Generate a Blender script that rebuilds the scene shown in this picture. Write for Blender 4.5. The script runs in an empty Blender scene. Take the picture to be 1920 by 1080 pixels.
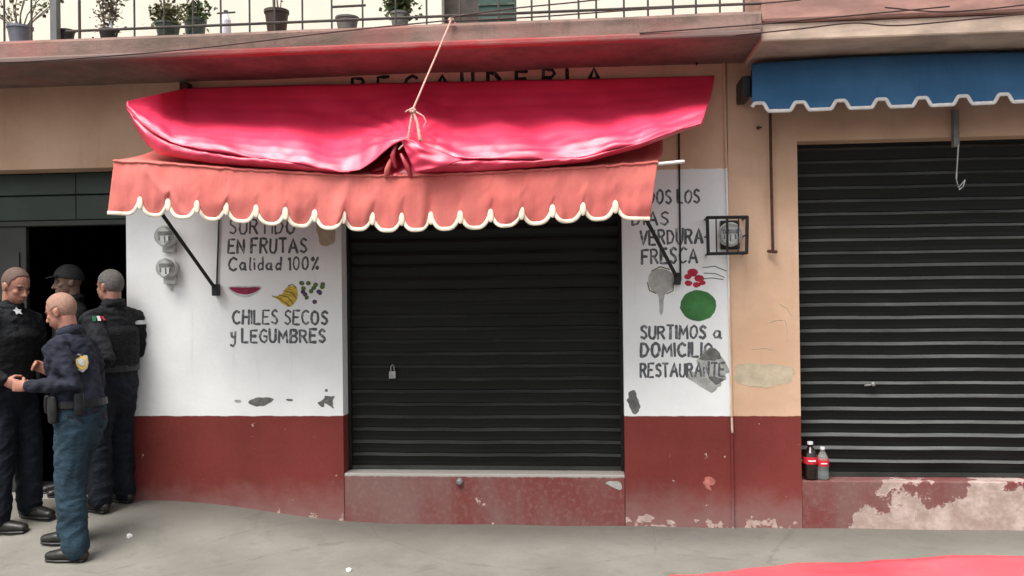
import bpy, bmesh, math, random
from mathutils import Vector, Matrix, noise
random.seed(7)
R = math.radians
S = bpy.context.scene
COL = S.collection

# ------------------------------------------------------------------ camera
FPX, PXC, PYC = 1700.0, 960.0, 540.0          # focal length and centre in 1920x1080 pixels
YAW, PITCH, ROLL = R(5.24), R(0.34), 0.0120
CAM = Vector((0, -6.4, 1.64))
F0 = Vector((-math.sin(YAW), math.cos(YAW), 0)); R0 = Vector((math.cos(YAW), math.sin(YAW), 0)); Z = Vector((0, 0, 1))
FW = F0 * math.cos(PITCH) + Z * math.sin(PITCH); UP = Z * math.cos(PITCH) - F0 * math.sin(PITCH)
RT = R0 * math.cos(ROLL) - UP * math.sin(ROLL); UP = UP * math.cos(ROLL) + R0 * math.sin(ROLL)
cam = bpy.data.objects.new('camera', bpy.data.cameras.new('camera')); COL.objects.link(cam)
cam.matrix_world = Matrix(((RT.x, UP.x, -FW.x, CAM.x), (RT.y, UP.y, -FW.y, CAM.y), (RT.z, UP.z, -FW.z, CAM.z), (0, 0, 0, 1)))
cam.data.sensor_width = 36; cam.data.lens = 36 * FPX / 1920; cam.data.clip_end = 2000; cam.data.clip_start = 0.05
S.camera = cam
# ------------------------------------------------------------------ world, sun, exposure
w = bpy.data.worlds.new('World'); S.world = w; w.use_nodes = True
nt = w.node_tree; bg = nt.nodes['Background']
sky = nt.nodes.new('ShaderNodeTexSky'); sky.sky_type = 'NISHITA'; sky.sun_disc = False
SUN_EL, SUN_AZ = R(62), R(212)                 # azimuth of the sun measured from +Y clockwise: from the street side, left of the camera
sky.sun_elevation = SUN_EL; sky.sun_rotation = SUN_AZ
sky.air_density = 1.6; sky.dust_density = 5.0; sky.ozone_density = 1.0
hsv = nt.nodes.new('ShaderNodeHueSaturation'); hsv.inputs['Saturation'].default_value = 0.22
nt.links.new(sky.outputs[0], hsv.inputs['Color']); nt.links.new(hsv.outputs[0], bg.inputs[0])
bg.inputs[1].default_value = 0.085
sun = bpy.data.objects.new('sun', bpy.data.lights.new('sun', 'SUN')); COL.objects.link(sun)
sun.data.energy = 1.5; sun.data.angle = R(36); sun.data.color = (1, .955, .9)
sd = Vector((math.sin(SUN_AZ) * math.cos(SUN_EL), math.cos(SUN_AZ) * math.cos(SUN_EL), math.sin(SUN_EL)))
sun.rotation_euler = sd.to_track_quat('Z', 'Y').to_euler(); sun.location = (0, -10, 12)
S.view_settings.view_transform = 'Standard'; S.view_settings.look = 'None'
S.view_settings.exposure = 1.45; S.view_settings.gamma = 1; S.view_settings.use_curve_mapping = False

# ------------------------------------------------------------------ placing helpers
def ray(px, py):
    return FW + RT * ((px - PXC) / FPX) + UP * ((PYC - py) / FPX)
def W(px, py, Y=0.0):                           # point of the upright plane y = Y
    d = ray(px, py); return CAM + d * ((Y - CAM.y) / d.y)
def sstep(a, b, x):
    t = max(0, min(1, (x - a) / (b - a))); return t * t * (3 - 2 * t)
def gz(x, y):                                   # pavement height: ramps up to the doorway on the left
    return 0.15 * sstep(-1.5, -3.2, x) * sstep(-1.0, -0.15, y) + 0.02 * sstep(-1.5, 0, y) - 0.02
def G(px, py):
    d = ray(px, py); z = 0
    for _ in range(40):
        p = CAM + d * ((z - CAM.z) / d.z); z = .5 * z + .5 * gz(p.x, p.y)
    return p
def interp(tab, x):
    if x <= tab[0][0]: return tab[0][1]
    for (a, b), (c, e) in zip(tab, tab[1:]):
        if x <= c: return b + (e - b) * (x - a) / (c - a)
    return tab[-1][1]

# ------------------------------------------------------------------ material helpers
class T:
    def __init__(s, name):
        s.m = bpy.data.materials.new(name); s.m.use_nodes = True; s.t = s.m.node_tree
        s.b = s.t.nodes['Principled BSDF']; s.geo = s.t.nodes.new('ShaderNodeNewGeometry')
        s.pos = s.geo.outputs['Position']
    def set(s, sock, v):
        if isinstance(v, (int, float)): sock.default_value = v
        elif isinstance(v, tuple): sock.default_value = v if len(v) == 4 or sock.type == 'VECTOR' else (*v, 1)
        else: s.t.links.new(v, sock)
    def math(s, op, a, b=0.0, c=None, clamp=False):
        n = s.t.nodes.new('ShaderNodeMath'); n.operation = op; n.use_clamp = clamp
        s.set(n.inputs[0], a); s.set(n.inputs[1], b)
        if c is not None: s.set(n.inputs[2], c)
        return n.outputs[0]
    def noise(s, scale, detail=4, rough=.55, stretch=None, vec=None):
        n = s.t.nodes.new('ShaderNodeTexNoise'); n.inputs['Scale'].default_value = scale
        n.inputs['Detail'].default_value = detail; n.inputs['Roughness'].default_value = rough
        v = vec or s.pos
        if stretch:
            mp = s.t.nodes.new('ShaderNodeMapping'); mp.inputs['Scale'].default_value = stretch
            s.t.links.new(v, mp.inputs[0]); v = mp.outputs[0]
        s.t.links.new(v, n.inputs['Vector']); return n.outputs['Fac']
    def ramp(s, v, a, b, lo=0.0, hi=1.0):
        n = s.t.nodes.new('ShaderNodeMapRange'); n.interpolation_type = 'SMOOTHSTEP'
        s.set(n.inputs[0], v); s.set(n.inputs[1], a); s.set(n.inputs[2], b); s.set(n.inputs[3], lo); s.set(n.inputs[4], hi)
        return n.outputs[0]
    def mix(s, f, a, b):
        n = s.t.nodes.new('ShaderNodeMix'); n.data_type = 'RGBA'
        s.set(n.inputs[0], f); s.set(n.inputs[6], a); s.set(n.inputs[7], b); return n.outputs[2]
    def xyz(s):
        n = s.t.nodes.new('ShaderNodeSeparateXYZ'); s.t.links.new(s.pos, n.inputs[0]); return n.outputs
    def bump(s, h, strength=.3, dist=.01):
        n = s.t.nodes.new('ShaderNodeBump'); n.inputs['Strength'].default_value = strength; n.inputs['Distance'].default_value = dist
        s.t.links.new(h, n.inputs['Height']); s.t.links.new(n.outputs[0], s.b.inputs['Normal'])
    def out(s, col, rough=.8, spec=None, metal=None):
        s.set(s.b.inputs['Base Color'], col); s.set(s.b.inputs['Roughness'], rough)
        if spec is not None: s.b.inputs['Specular IOR Level'].default_value = spec
        if metal is not None: s.set(s.b.inputs['Metallic'], metal)
        return s.m
def basic(name, col, rough=.7, var=.25, scale=12, bump=.15, spec=.4, metal=0.0, stretch=None, dist=.004):
    t = T(name); n = t.noise(scale, 5, .6, stretch)
    dark = tuple(c * (1 - var) for c in col); lite = tuple(min(1, c * (1 + var)) for c in col)
    c = t.mix(t.ramp(n, .3, .7), dark, lite)
    if bump: t.bump(t.noise(scale * 4, 4, .6, stretch), bump, dist)
    return t.out(c, t.ramp(n, .2, .8, max(0, rough - .08), min(1, rough + .08)), spec, metal)

XJ = W(1368, 600).x
XDOOR = W(238, 600).x
ZDADO = W(900, 780).z
ZWHITE = W(1300, 317).z
PEACH = (.60, .395, .27)
def facade_material():
    t = T('facade_paint'); x, y, z = t.xyz()
    wob = t.math('MULTIPLY', t.math('SUBTRACT', t.noise(9, 3), .5), .02)
    big = t.noise(1.3, 5, .6); fine = t.noise(30, 5, .65); drip = t.noise(3, 5, .6, (4, 4, .35))
    peach = t.mix(t.ramp(big, .35, .65), (.55, .35, .23), (.67, .45, .315))
    peach = t.mix(t.ramp(drip, .55, .8, 0, .45), peach, (.36, .25, .18))
    white = t.mix(t.ramp(big, .3, .7), (.70, .715, .72), (.82, .83, .83))
    white = t.mix(t.ramp(drip, .58, .82, 0, .5), white, (.50, .50, .47))
    white = t.mix(t.ramp(t.noise(7, 8, .75), .66, .70, 0, .45), white, (.42, .42, .40))
    red = t.mix(t.ramp(big, .3, .7), (.130, .018, .014), (.18, .027, .022))
    red = t.mix(t.ramp(fine, .55, .8, 0, .35), red, (.30, .08, .06))
    # grime rising from the pavement
    up = t.ramp(t.math('ADD', z, t.math('MULTIPLY', t.math('SUBTRACT', t.noise(5, 6, .7), .5), .35)), 0.02, 0.34, .75, 0)
    red = t.mix(up, red, (.24, .135, .125))
    # flaked plaster near the ground
    pz = t.math('ADD', z, t.math('MULTIPLY', t.math('SUBTRACT', t.noise(2.4, 2), .5), .25))
    pk = t.math('ADD', t.noise(11, 6, .62), t.ramp(pz, .0, .12, .15, 0))
    peel = t.ramp(pk, .665, .68)
    red = t.mix(peel, red, t.mix(t.ramp(fine, .35, .65), (.36, .24, .21), (.50, .37, .33)))
    chip = t.ramp(t.noise(5.5, 7, .7), .735, .745)
    iswhite = t.math('MULTIPLY', t.ramp(t.math('ADD', x, wob), XJ - .004, XJ - .001, 1, 0), t.ramp(t.math('ADD', z, wob), ZWHITE - .004, ZWHITE + .004, 1, 0))
    up_c = t.mix(iswhite, peach, white)
    up_c = t.mix(chip, up_c, (.38, .36, .33))
    isred = t.ramp(t.math('ADD', z, t.math('MULTIPLY', wob, .7)), ZDADO - .003, ZDADO + .003, 1, 0)
    c = t.mix(isred, up_c, red)
    h = t.math('ADD', t.math('MULTIPLY', fine, .35), t.math('ADD', t.math('MULTIPLY', big, 2.0), t.math('MULTIPLY', t.math('MULTIPLY', peel, isred), -.6)))
    t.bump(h, .35, .012)
    return t.out(c, t.ramp(fine, .3, .7, .62, .85), .35)
def sill_material(name, heavy):
    t = T(name); x, y, z = t.xyz()
    big = t.noise(2.2, 6, .65); fine = t.noise(26, 6, .65)
    base = t.mix(t.ramp(t.noise(1.7, 3, .5, (1, 1, .5)), .38, .62), (.17, .045, .042), (.19, .105, .095))
    base = t.mix(t.ramp(fine, .45, .8, 0, .5), base, (.28, .17, .155))
    k = t.math('ADD', t.noise(3.2, 9, .62), t.ramp(x, W(1520, 950).x, W(1720, 950).x, -.22, .035) if heavy else 0.0)
    k = t.math('ADD', k, t.ramp(z, .06, .34, (.14 if heavy else -.06), (-.05 if heavy else -.12)))
    peel = t.ramp(k, .505 if heavy else .60, .52 if heavy else .62)
    plaster = t.mix(t.ramp(t.noise(8, 7, .7), .35, .7), (.33, .235, .205), (.52, .41, .37))
    c = t.mix(peel, base, plaster)
    rim = t.math('MULTIPLY', t.ramp(k, .495 if heavy else .59, .507 if heavy else .60), t.ramp(k, .515 if heavy else .61, .53 if heavy else .63, 1, 0))
    c = t.mix(t.math('MULTIPLY', rim, .7), c, (.62, .45, .42))
    c = t.mix(t.ramp(t.math('ADD', z, t.math('MULTIPLY', fine, .02)), W(900, 893).z, W(900, 890).z), c, (.36, .34, .31))
    t.bump(t.math('ADD', t.math('MULTIPLY', fine, .5), t.math('MULTIPLY', peel, -1.2)), .6, .012)
    return t.out(c, .85, .25)
def pavement_material():
    t = T('pavement_concrete'); x, y, z = t.xyz()
    big = t.noise(1.1, 6, .6); fine = t.noise(60, 5, .7); mid = t.noise(6, 6, .65)
    c = t.mix(t.ramp(big, .3, .7), (.150, .144, .124), (.21, .20, .175))
    c = t.mix(t.ramp(mid, .5, .75, 0, .5), c, (.13, .125, .11))
    c = t.mix(t.ramp(fine, .55, .8, 0, .35), c, (.31, .30, .265))
    damp = t.ramp(t.math('ADD', y, t.math('MULTIPLY', t.math('SUBTRACT', big, .5), .5)), -.62, -.12, 0, .55)
    c = t.mix(damp, c, (.105, .10, .086)); grit = t.noise(160, 3, .7); c = t.mix(t.ramp(grit, .62, .72, 0, .5), c, (.075, .07, .062)); c = t.mix(t.ramp(t.noise(2.6, 4, .6), .60, .68, 0, .45), c, (.12, .115, .10))
    c = t.mix(t.ramp(t.noise(14, 8, .8), .68, .71, 0, .8), c, (.13, .12, .11))
    crack = t.t.nodes.new('ShaderNodeTexVoronoi'); crack.feature = 'DISTANCE_TO_EDGE'; crack.inputs['Scale'].default_value = .55
    t.t.links.new(t.pos, crack.inputs['Vector'])
    c = t.mix(t.ramp(t.math('ADD', crack.outputs[0], t.math('MULTIPLY', t.math('SUBTRACT', mid, .5), .05)), .0, .004, .35, 0), c, (.09, .085, .075))
    t.bump(t.math('ADD', fine, t.math('MULTIPLY', mid, 2)), .35, .006)
    return t.out(c, t.ramp(mid, .3, .7, .7, .9), .3)
def slab_material():
    t = T('weathered_balcony_concrete'); x, y, z = t.xyz()
    n = t.noise(2.2, 7, .7, (1, 1, 3)); s_ = t.noise(5, 6, .7, (3, 3, .4))
    c = t.mix(t.ramp(n, .35, .65), (.15, .11, .09), (.27, .175, .15))
    c = t.mix(t.ramp(s_, .5, .75, 0, .7), c, (.13, .105, .085))
    c = t.mix(t.ramp(t.noise(1.1, 4), .5, .7, 0, .55), c, (.34, .13, .12))
    t.bump(t.noise(30, 6, .7), .5, .01); return t.out(c, .9, .2)
def soffit_stripe_material():
    t = T('faded_red_lip'); n = t.noise(3, 7, .7, (1, 1, 4))
    x = t.xyz()[0]; c = t.mix(t.ramp(n, .35, .7), (.36, .04, .045), (.34, .12, .11)); xx = t.math('ADD', x, t.math('MULTIPLY', t.math('SUBTRACT', n, .5), 1.2))
    a = t.math('MULTIPLY', t.ramp(xx, W(200, 110, -.7).x, W(500, 110, -.7).x), t.ramp(xx, W(1000, 90, -.7).x, W(1330, 80, -.7).x, 1, 0)); c = t.mix(a, (.19, .13, .115), c); t.bump(t.noise(30, 5), .3, .01); return t.out(c, .7, .3)
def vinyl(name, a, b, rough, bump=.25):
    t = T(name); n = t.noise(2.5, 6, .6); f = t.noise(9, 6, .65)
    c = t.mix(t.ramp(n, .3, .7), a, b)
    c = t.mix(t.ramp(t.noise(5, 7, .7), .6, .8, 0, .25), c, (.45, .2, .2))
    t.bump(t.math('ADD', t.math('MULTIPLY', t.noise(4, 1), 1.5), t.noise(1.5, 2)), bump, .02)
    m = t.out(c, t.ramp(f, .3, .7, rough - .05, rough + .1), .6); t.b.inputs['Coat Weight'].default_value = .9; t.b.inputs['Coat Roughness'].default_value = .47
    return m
def canvas(name, a, b):
    t = T(name); n = t.noise(1.8, 6, .6); st = t.noise(4, 6, .65, (5, 2, .7))
    c = t.mix(t.ramp(n, .3, .7), a, b)
    c = t.mix(t.ramp(st, .52, .8, 0, .35), c, tuple(v * .6 for v in a))
    t.bump(t.math('ADD', t.noise(150, 2), t.math('MULTIPLY', st, 3)), .25, .006)
    return t.out(c, .85, .25)
def slat_material(name, lip_glint):
    t = T(name); n = t.noise(3, 7, .7, (.6, 1, 6)); d = t.noise(40, 4, .6)
    c = t.mix(t.ramp(n, .45, .75), (.004, .005, .0048), (.009, .0105, .010)); big = t.noise(.9, 3, .5)
    up = t.t.nodes.new('ShaderNodeSeparateXYZ'); t.t.links.new(t.geo.outputs['Normal'], up.inputs[0])
    c = t.mix(t.math('MULTIPLY', t.ramp(up.outputs[2], .35, .95), t.math('MULTIPLY', t.ramp(n, .25, .7, lip_glint * .45, lip_glint), t.ramp(big, .3, .7, .55, 1.0))), c, (.165, .172, .165))  # sky highlight on the upward-facing lips, painted as paler grey
    t.bump(d, .1, .003); return t.out(c, t.ramp(n, .3, .7, .5, .65), .3)
def lettering_material(name, col, fade):
    t = T(name); n = t.noise(22, 6, .7)
    return t.out(t.mix(t.ramp(n, .5, .72, 0, fade), col, (.62, .63, .63)), .8, .2)
def cloth_mat(name, col, var=.3, rough=.85):
    t = T(name); n = t.noise(7, 5, .6); g = t.noise(16, 4, .6, (1, 1, 1.6))
    c = t.mix(t.ramp(n, .3, .7), tuple(c * (1 - var) for c in col), tuple(c * (1 + var) for c in col))
    t.bump(g, .5, .03); return t.out(c, rough, .25)
def glass_mat(name, col, rough=.08):
    m = bpy.data.materials.new(name); m.use_nodes = True; b = m.node_tree.nodes['Principled BSDF']
    n = m.node_tree.nodes.new('ShaderNodeTexNoise'); n.inputs['Scale'].default_value = 30
    r = m.node_tree.nodes.new('ShaderNodeMapRange'); r.inputs[3].default_value = rough; r.inputs[4].default_value = rough + .12
    m.node_tree.links.new(n.outputs[0], r.inputs[0]); m.node_tree.links.new(r.outputs[0], b.inputs['Roughness'])
    b.inputs['Base Color'].default_value = (*col, 1); b.inputs['Transmission Weight'].default_value = .85; b.inputs['IOR'].default_value = 1.2
    return m

M = dict(
    facade=facade_material(), sill=sill_material('sill_paint', False), sill_peeled=sill_material('peeled_sill_plaster', True),
    pavement=pavement_material(), slab=slab_material(), lip=soffit_stripe_material(),
    road=basic('asphalt', (.05, .05, .052), .9, .3, 20, .5),
    kerb=basic('kerb_stone', (.25, .24, .22), .85, .25, 8, .4),
    upper=basic('upper_wall_paint', (.80, .77, .66), .8, .06, 1.2, .1),
    cornice=basic('cream_cornice_plaster', (.56, .43, .34), .8, .22, 4, .3, stretch=(1, 1, 3)),
    brownslab=basic('pink_brown_plaster', (.36, .20, .165), .85, .3, 2.5, .4, stretch=(1, 1, 3)),
    dark_in=basic('black_unlit_interior', (.006, .006, .006), .9, .2, 3, 0, spec=.1),  # darkness of the unlit room painted into near-black walls
    greendoor=basic('dark_green_door_paint', (.026, .042, .034), .5, .35, 2, .15),
    greydoor=basic('dark_grey_door_paint', (.028, .030, .027), .55, .3, 3, .15),
    slat=slat_material('black_shutter_enamel', .36), slat_lit=slat_material('lit_lip_black_shutter_enamel', 1.0),  # painted lip highlights: weak on the shaded middle shutter, full on the right
    tarp=vinyl('pink_red_vinyl', (.66, .016, .068), (.78, .030, .105), .50, .6),
    tarp_in=vinyl('shaded_pocket_vinyl', (.36, .010, .03), (.44, .016, .04), .45),  # darker copy of the tarp vinyl, shade of the pocket put into its colour
    salmon=canvas('salmon_canvas', (.54, .125, .11), (.64, .18, .155)),
    blue=canvas('blue_canvas', (.028, .100, .205), (.046, .132, .26)),
    cream=basic('cream_binding_tape', (.78, .70, .56), .8, .12, 14, .2),
    greytape=basic('grey_white_binding_tape', (.60, .58, .56), .8, .12, 14, .2),
    letters=lettering_material('dark_grey_sign_paint', (.095, .10, .11), .85),
    letters_faint=lettering_material('worn_grey_sign_paint', (.11, .115, .12), .8),
    letters_black=lettering_material('black_sign_paint', (.02, .018, .018), .2),
    iron=basic('black_iron', (.018, .018, .019), .5, .3, 20, .2, metal=.3),
    rust=basic('rusty_iron', (.085, .035, .022), .75, .4, 20, .4, metal=.2),
    rail=basic('brown_railing_paint', (.06, .048, .042), .6, .35, 15, .2),
    greypost=basic('grey_post_paint', (.13, .135, .135), .55, .15, 10, .1),
    steel=basic('worn_grey_steel', (.34, .34, .33), .4, .25, 20, .2, metal=.6),
    whitemetal=basic('white_rod_paint', (.72, .70, .68), .5, .1, 20, .1),
    meterbody=basic('meter_grey_enamel', (.48, .49, .48), .5, .15, 14, .1),
    meterface=basic('meter_dial_paper', (.68, .69, .68), .6, .1, 10, 0),
    glass=glass_mat('meter_glass', (.92, .94, .93)),
    rope=basic('pinkish_hemp_rope', (.60, .38, .31), .9, .2, 60, .6),
    cable=basic('dark_cable', (.045, .02, .018), .6, .3, 10, 0),
    pot_dark=basic('dark_plastic_pot', (.028, .024, .022), .55, .3, 14, .1),
    pot_brown=basic('brown_plastic_pot', (.055, .035, .028), .6, .3, 14, .1),
    pot_green=basic('green_glazed_pot', (.06, .085, .065), .45, .3, 14, .1),
    pot_blue=basic('blue_grey_bucket_plastic', (.165, .175, .21), .5, .2, 8, .1),
    pot_grey=basic('grey_clay_pot', (.20, .195, .18), .8, .25, 14, .2),
    leaf=basic('green_leaf', (.055, .085, .022), .6, .4, 30, .1), leaf_olive=basic('olive_leaf', (.12, .115, .045), .6, .4, 30, .1),
    leaf_dry=basic('dry_stem', (.16, .125, .095), .8, .3, 30, .2),
    soil=basic('potting_soil', (.03, .02, .014), .95, .3, 60, .5),
    plaster_pink=basic('pale_pink_plaster', (.42, .31, .28), .9, .2, 16, .5),
    whiteplastic=basic('white_plastic', (.72, .70, .74), .4, .06, 10, 0),
    redlabel=basic('red_bottle_label', (.55, .015, .03), .5, .15, 20, 0),
    redcap=basic('red_bottle_cap', (.5, .02, .02), .4, .1, 20, 0),
    cola=basic('dark_cola', (.012, .006, .004), .12, .2, 5, 0, spec=.6),
    pet=glass_mat('clear_bottle_plastic', (.75, .8, .78)),
    paper=basic('crumpled_paper', (.75, .74, .72), .9, .05, 30, .5),
    greencloth=basic('dark_green_crate_plastic', (.035, .075, .06), .7, .3, 10, .2),
    patch_grey=basic('bare_grey_cement', (.13, .13, .125), .9, .35, 18, .6), patch_light=basic('light_grey_cement', (.36, .36, .34), .9, .25, 14, .6),
    patch_sand=basic('sand_patch_plaster', (.47, .39, .28), .9, .15, 10, .5), patch_pink=basic('pink_chipped_plaster', (.40, .13, .11), .9, .3, 20, .5),
    f_melon=basic('magenta_fruit_paint', (.24, .02, .06), .8, .3, 25, 0), f_rind=basic('pale_rind_paint', (.52, .53, .55), .8, .15, 25, 0),
    f_yellow=basic('ochre_banana_paint', (.52, .36, .05), .8, .3, 30, 0), f_olive=basic('olive_line_paint', (.16, .13, .05), .8, .3, 30, 0),
    f_grape=basic('purple_grape_paint', (.08, .05, .11), .8, .4, 30, 0), f_grapegreen=basic('green_grape_paint', (.10, .14, .05), .8, .4, 30, 0),
    f_green=basic('green_melon_paint', (.045, .165, .045), .8, .25, 12, 0), f_red=basic('crimson_radish_paint', (.40, .02, .045), .8, .3, 30, 0),
    f_grey=basic('grey_turnip_paint', (.40, .40, .38), .8, .2, 20, 0),
)
def skin_mat(name, col):
    t = T(name); n = t.noise(18, 4, .6)
    c = t.mix(t.ramp(n, .3, .7), tuple(c * .88 for c in col), tuple(c * 1.1 for c in col))
    t.b.inputs['Subsurface Weight'].default_value = .12; t.b.inputs['Subsurface Scale'].default_value = .01
    t.bump(t.noise(90, 3), .12, .002); return t.out(c, .5, .4)

# ------------------------------------------------------------------ mesh helpers
class MB:
    def __init__(s): s.v = []; s.f = []; s.smooth = False
    def box(s, a, b):
        x0, y0, z0 = (min(p, q) for p, q in zip(a, b)); x1, y1, z1 = (max(p, q) for p, q in zip(a, b)); k = len(s.v)
        s.v += [(x0, y0, z0), (x1, y0, z0), (x1, y1, z0), (x0, y1, z0), (x0, y0, z1), (x1, y0, z1), (x1, y1, z1), (x0, y1, z1)]
        s.f += [tuple(k + i for i in q) for q in ((0, 3, 2, 1), (4, 5, 6, 7), (0, 1, 5, 4), (1, 2, 6, 5), (2, 3, 7, 6), (3, 0, 4, 7))]; return s
    def tube(s, pts, rads, side=None, seg=10, cap=True):
        """chain of points; rads = r or (a, b) per point, a along side"""
        pts = [Vector(p) for p in pts]; n = len(pts)
        if not isinstance(rads, (list, tuple)) or (len(rads) == 2 and n != 2 and not isinstance(rads[0], (list, tuple))): rads = [rads] * n
        rads = [(r, r) if isinstance(r, (int, float)) else r for r in rads]
        tang = []
        for i in range(n):
            a = pts[max(0, i - 1)]; b = pts[min(n - 1, i + 1)]; t = (b - a); tang.append(t.normalized() if t.length > 1e-9 else Vector((0, 0, 1)))
        sv = Vector(side) if side is not None else (tang[0].orthogonal())
        rings = []
        P, Q, T_ = list(pts), list(rads), list(tang)
        if cap:   # rounded ends
            for (c, f_) in ((.86, .5), (.45, .88)):
                r0 = min(rads[0]); r1 = min(rads[-1])
                P = [pts[0] - tang[0] * r0 * f_] + P if True else P; Q = [(rads[0][0] * c, rads[0][1] * c)] + Q; T_ = [tang[0]] + T_
                P = P + [pts[-1] + tang[-1] * r1 * f_]; Q = Q + [(rads[-1][0] * c, rads[-1][1] * c)]; T_ = T_ + [tang[-1]]
        k = len(s.v)
        for p, (a, b), t in zip(P, Q, T_):
            u = sv - t * sv.dot(t)
            if u.length < 1e-6: u = t.orthogonal()
            u.normalize(); sv = u if side is None else sv
            w_ = t.cross(u)
            for j in range(seg):
                an = 2 * math.pi * j / seg; s.v.append(tuple(p + u * (a * math.cos(an)) + w_ * (b * math.sin(an))))
        m = len(P)
        for i in range(m - 1):
            for j in range(seg):
                a = k + i * seg + j; b = k + i * seg + (j + 1) % seg
                s.f.append((a, b, b + seg, a + seg))
        s.f.append(tuple(k + j for j in reversed(range(seg)))); s.f.append(tuple(k + (m - 1) * seg + j for j in range(seg)))
        return s
    def ball(s, c, r, F=Vector((1, 0, 0)), L=Vector((0, 1, 0)), U=Vector((0, 0, 1)), nu=14, nv=9):
        c = Vector(c); r = (r, r, r) if isinstance(r, (int, float)) else r; k = len(s.v)
        for i in range(nv + 1):
            th = math.pi * i / nv
            for j in range(nu):
                ph = 2 * math.pi * j / nu
                s.v.append(tuple(c + F * (r[0] * math.sin(th) * math.cos(ph)) + L * (r[1] * math.sin(th) * math.sin(ph)) + U * (r[2] * math.cos(th))))
        for i in range(nv):
            for j in range(nu):
                a = k + i * nu + j; b = k + i * nu + (j + 1) % nu; s.f.append((a, a + nu, b + nu, b))
        return s
    def lathe(s, base, prof, seg=20, axis=Vector((0, 0, 1))):
        axis = axis.normalized(); u = axis.orthogonal().normalized(); w_ = axis.cross(u); base = Vector(base); k = len(s.v)
        for r, h in prof:
            for j in range(seg):
                an = 2 * math.pi * j / seg; s.v.append(tuple(base + axis * h + (u * math.cos(an) + w_ * math.sin(an)) * r))
        for i in range(len(prof) - 1):
            for j in range(seg):
                a = k + i * seg + j; b = k + i * seg + (j + 1) % seg; s.f.append((a, b, b + seg, a + seg))
        s.f.append(tuple(k + j for j in reversed(range(seg)))); s.f.append(tuple(k + (len(prof) - 1) * seg + j for j in range(seg)))
        return s
    def prism(s, poly, d):
        """closed polygon (world points) pushed by vector d"""
        k = len(s.v); n = len(poly); d = Vector(d)
        s.v += [tuple(Vector(p)) for p in poly] + [tuple(Vector(p) + d) for p in poly]
        s.f.append(tuple(k + i for i in range(n))); s.f.append(tuple(k + n + i for i in reversed(range(n))))
        for i in range(n): j = (i + 1) % n; s.f.append((k + i, k + n + i, k + n + j, k + j))
        return s
    def mesh(s, name, mat, smooth=False, fix=True):
        me = bpy.data.meshes.new(name); me.from_pydata(s.v, [], s.f); me.update()
        if fix:
            b = bmesh.new(); b.from_mesh(me); bmesh.ops.remove_doubles(b, verts=b.verts, dist=1e-6) if smooth else None
            bmesh.ops.recalc_face_normals(b, faces=b.faces); b.to_mesh(me); b.free()
        if mat: me.materials.append(mat)
        if smooth: me.polygons.foreach_set('use_smooth', [True] * len(me.polygons)); me.update()
        return me
def tag(o, label=None, cat=None, group=None, kind=None):
    for k, v in (('label', label), ('category', cat), ('group', group), ('kind', kind)):
        if v: o[k] = v
    return o
def link(name, me, parent=None, **kw):
    o = bpy.data.objects.new(name, me); COL.objects.link(o); o.parent = parent
    if parent is not None:
        p = parent; off = Vector((0, 0, 0))
        while p: off += p.location; p = p.parent
        o.location = -off
    return tag(o, **kw)
def obj(name, mb, mat, parent=None, smooth=False, **kw):
    return link(name, mb.mesh(name, mat, smooth), parent, **kw)
def thing(name, loc, label, cat, group=None):
    o = bpy.data.objects.new(name, None); COL.objects.link(o); o.location = loc; o.empty_display_size = .1
    return tag(o, label, cat, group)
def bevel(o, wdt=.006, seg=2):
    m = o.modifiers.new('bevel', 'BEVEL'); m.width = wdt; m.segments = seg; m.limit_method = 'ANGLE'; return o
def remesh(mb, name, mat, voxel, smooth=4, disp=None):
    me = mb.mesh(name, None, False); o = bpy.data.objects.new('tmp', me); COL.objects.link(o)
    m = o.modifiers.new('r', 'REMESH'); m.mode = 'VOXEL'; m.voxel_size = voxel; m.use_smooth_shade = True
    s_ = o.modifiers.new('s', 'SMOOTH'); s_.factor = .5; s_.iterations = smooth
    dg = bpy.context.evaluated_depsgraph_get(); n = bpy.data.meshes.new_from_object(o.evaluated_get(dg)); n.name = name
    bpy.data.objects.remove(o); n.materials.clear(); n.materials.append(mat)
    if disp:
        ns = [v.normal.copy() for v in n.vertices]; cs = [v.co.copy() for v in n.vertices]
        n.vertices.foreach_set('co', [q for c_, m_ in zip(cs, ns) for q in (c_ + m_ * disp(c_))])
    n.polygons.foreach_set('use_smooth', [True] * len(n.polygons)); n.update(); return n
def grid(fn, nu, nv, name, mat, thick=.003, smooth=True, both=None):
    me = bpy.data.meshes.new(name)
    vs = [tuple(fn(i / nu, j / nv)) for j in range(nv + 1) for i in range(nu + 1)]
    fs = [(j * (nu + 1) + i, j * (nu + 1) + i + 1, (j + 1) * (nu + 1) + i + 1, (j + 1) * (nu + 1) + i) for j in range(nv) for i in range(nu)]
    me.from_pydata(vs, [], fs); me.materials.append(mat); me.polygons.foreach_set('use_smooth', [smooth] * len(fs)); me.update(); return me
def solid(o, t=.004, off=0):
    m = o.modifiers.new('thickness', 'SOLIDIFY'); m.thickness = t; m.offset = off; return o

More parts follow.
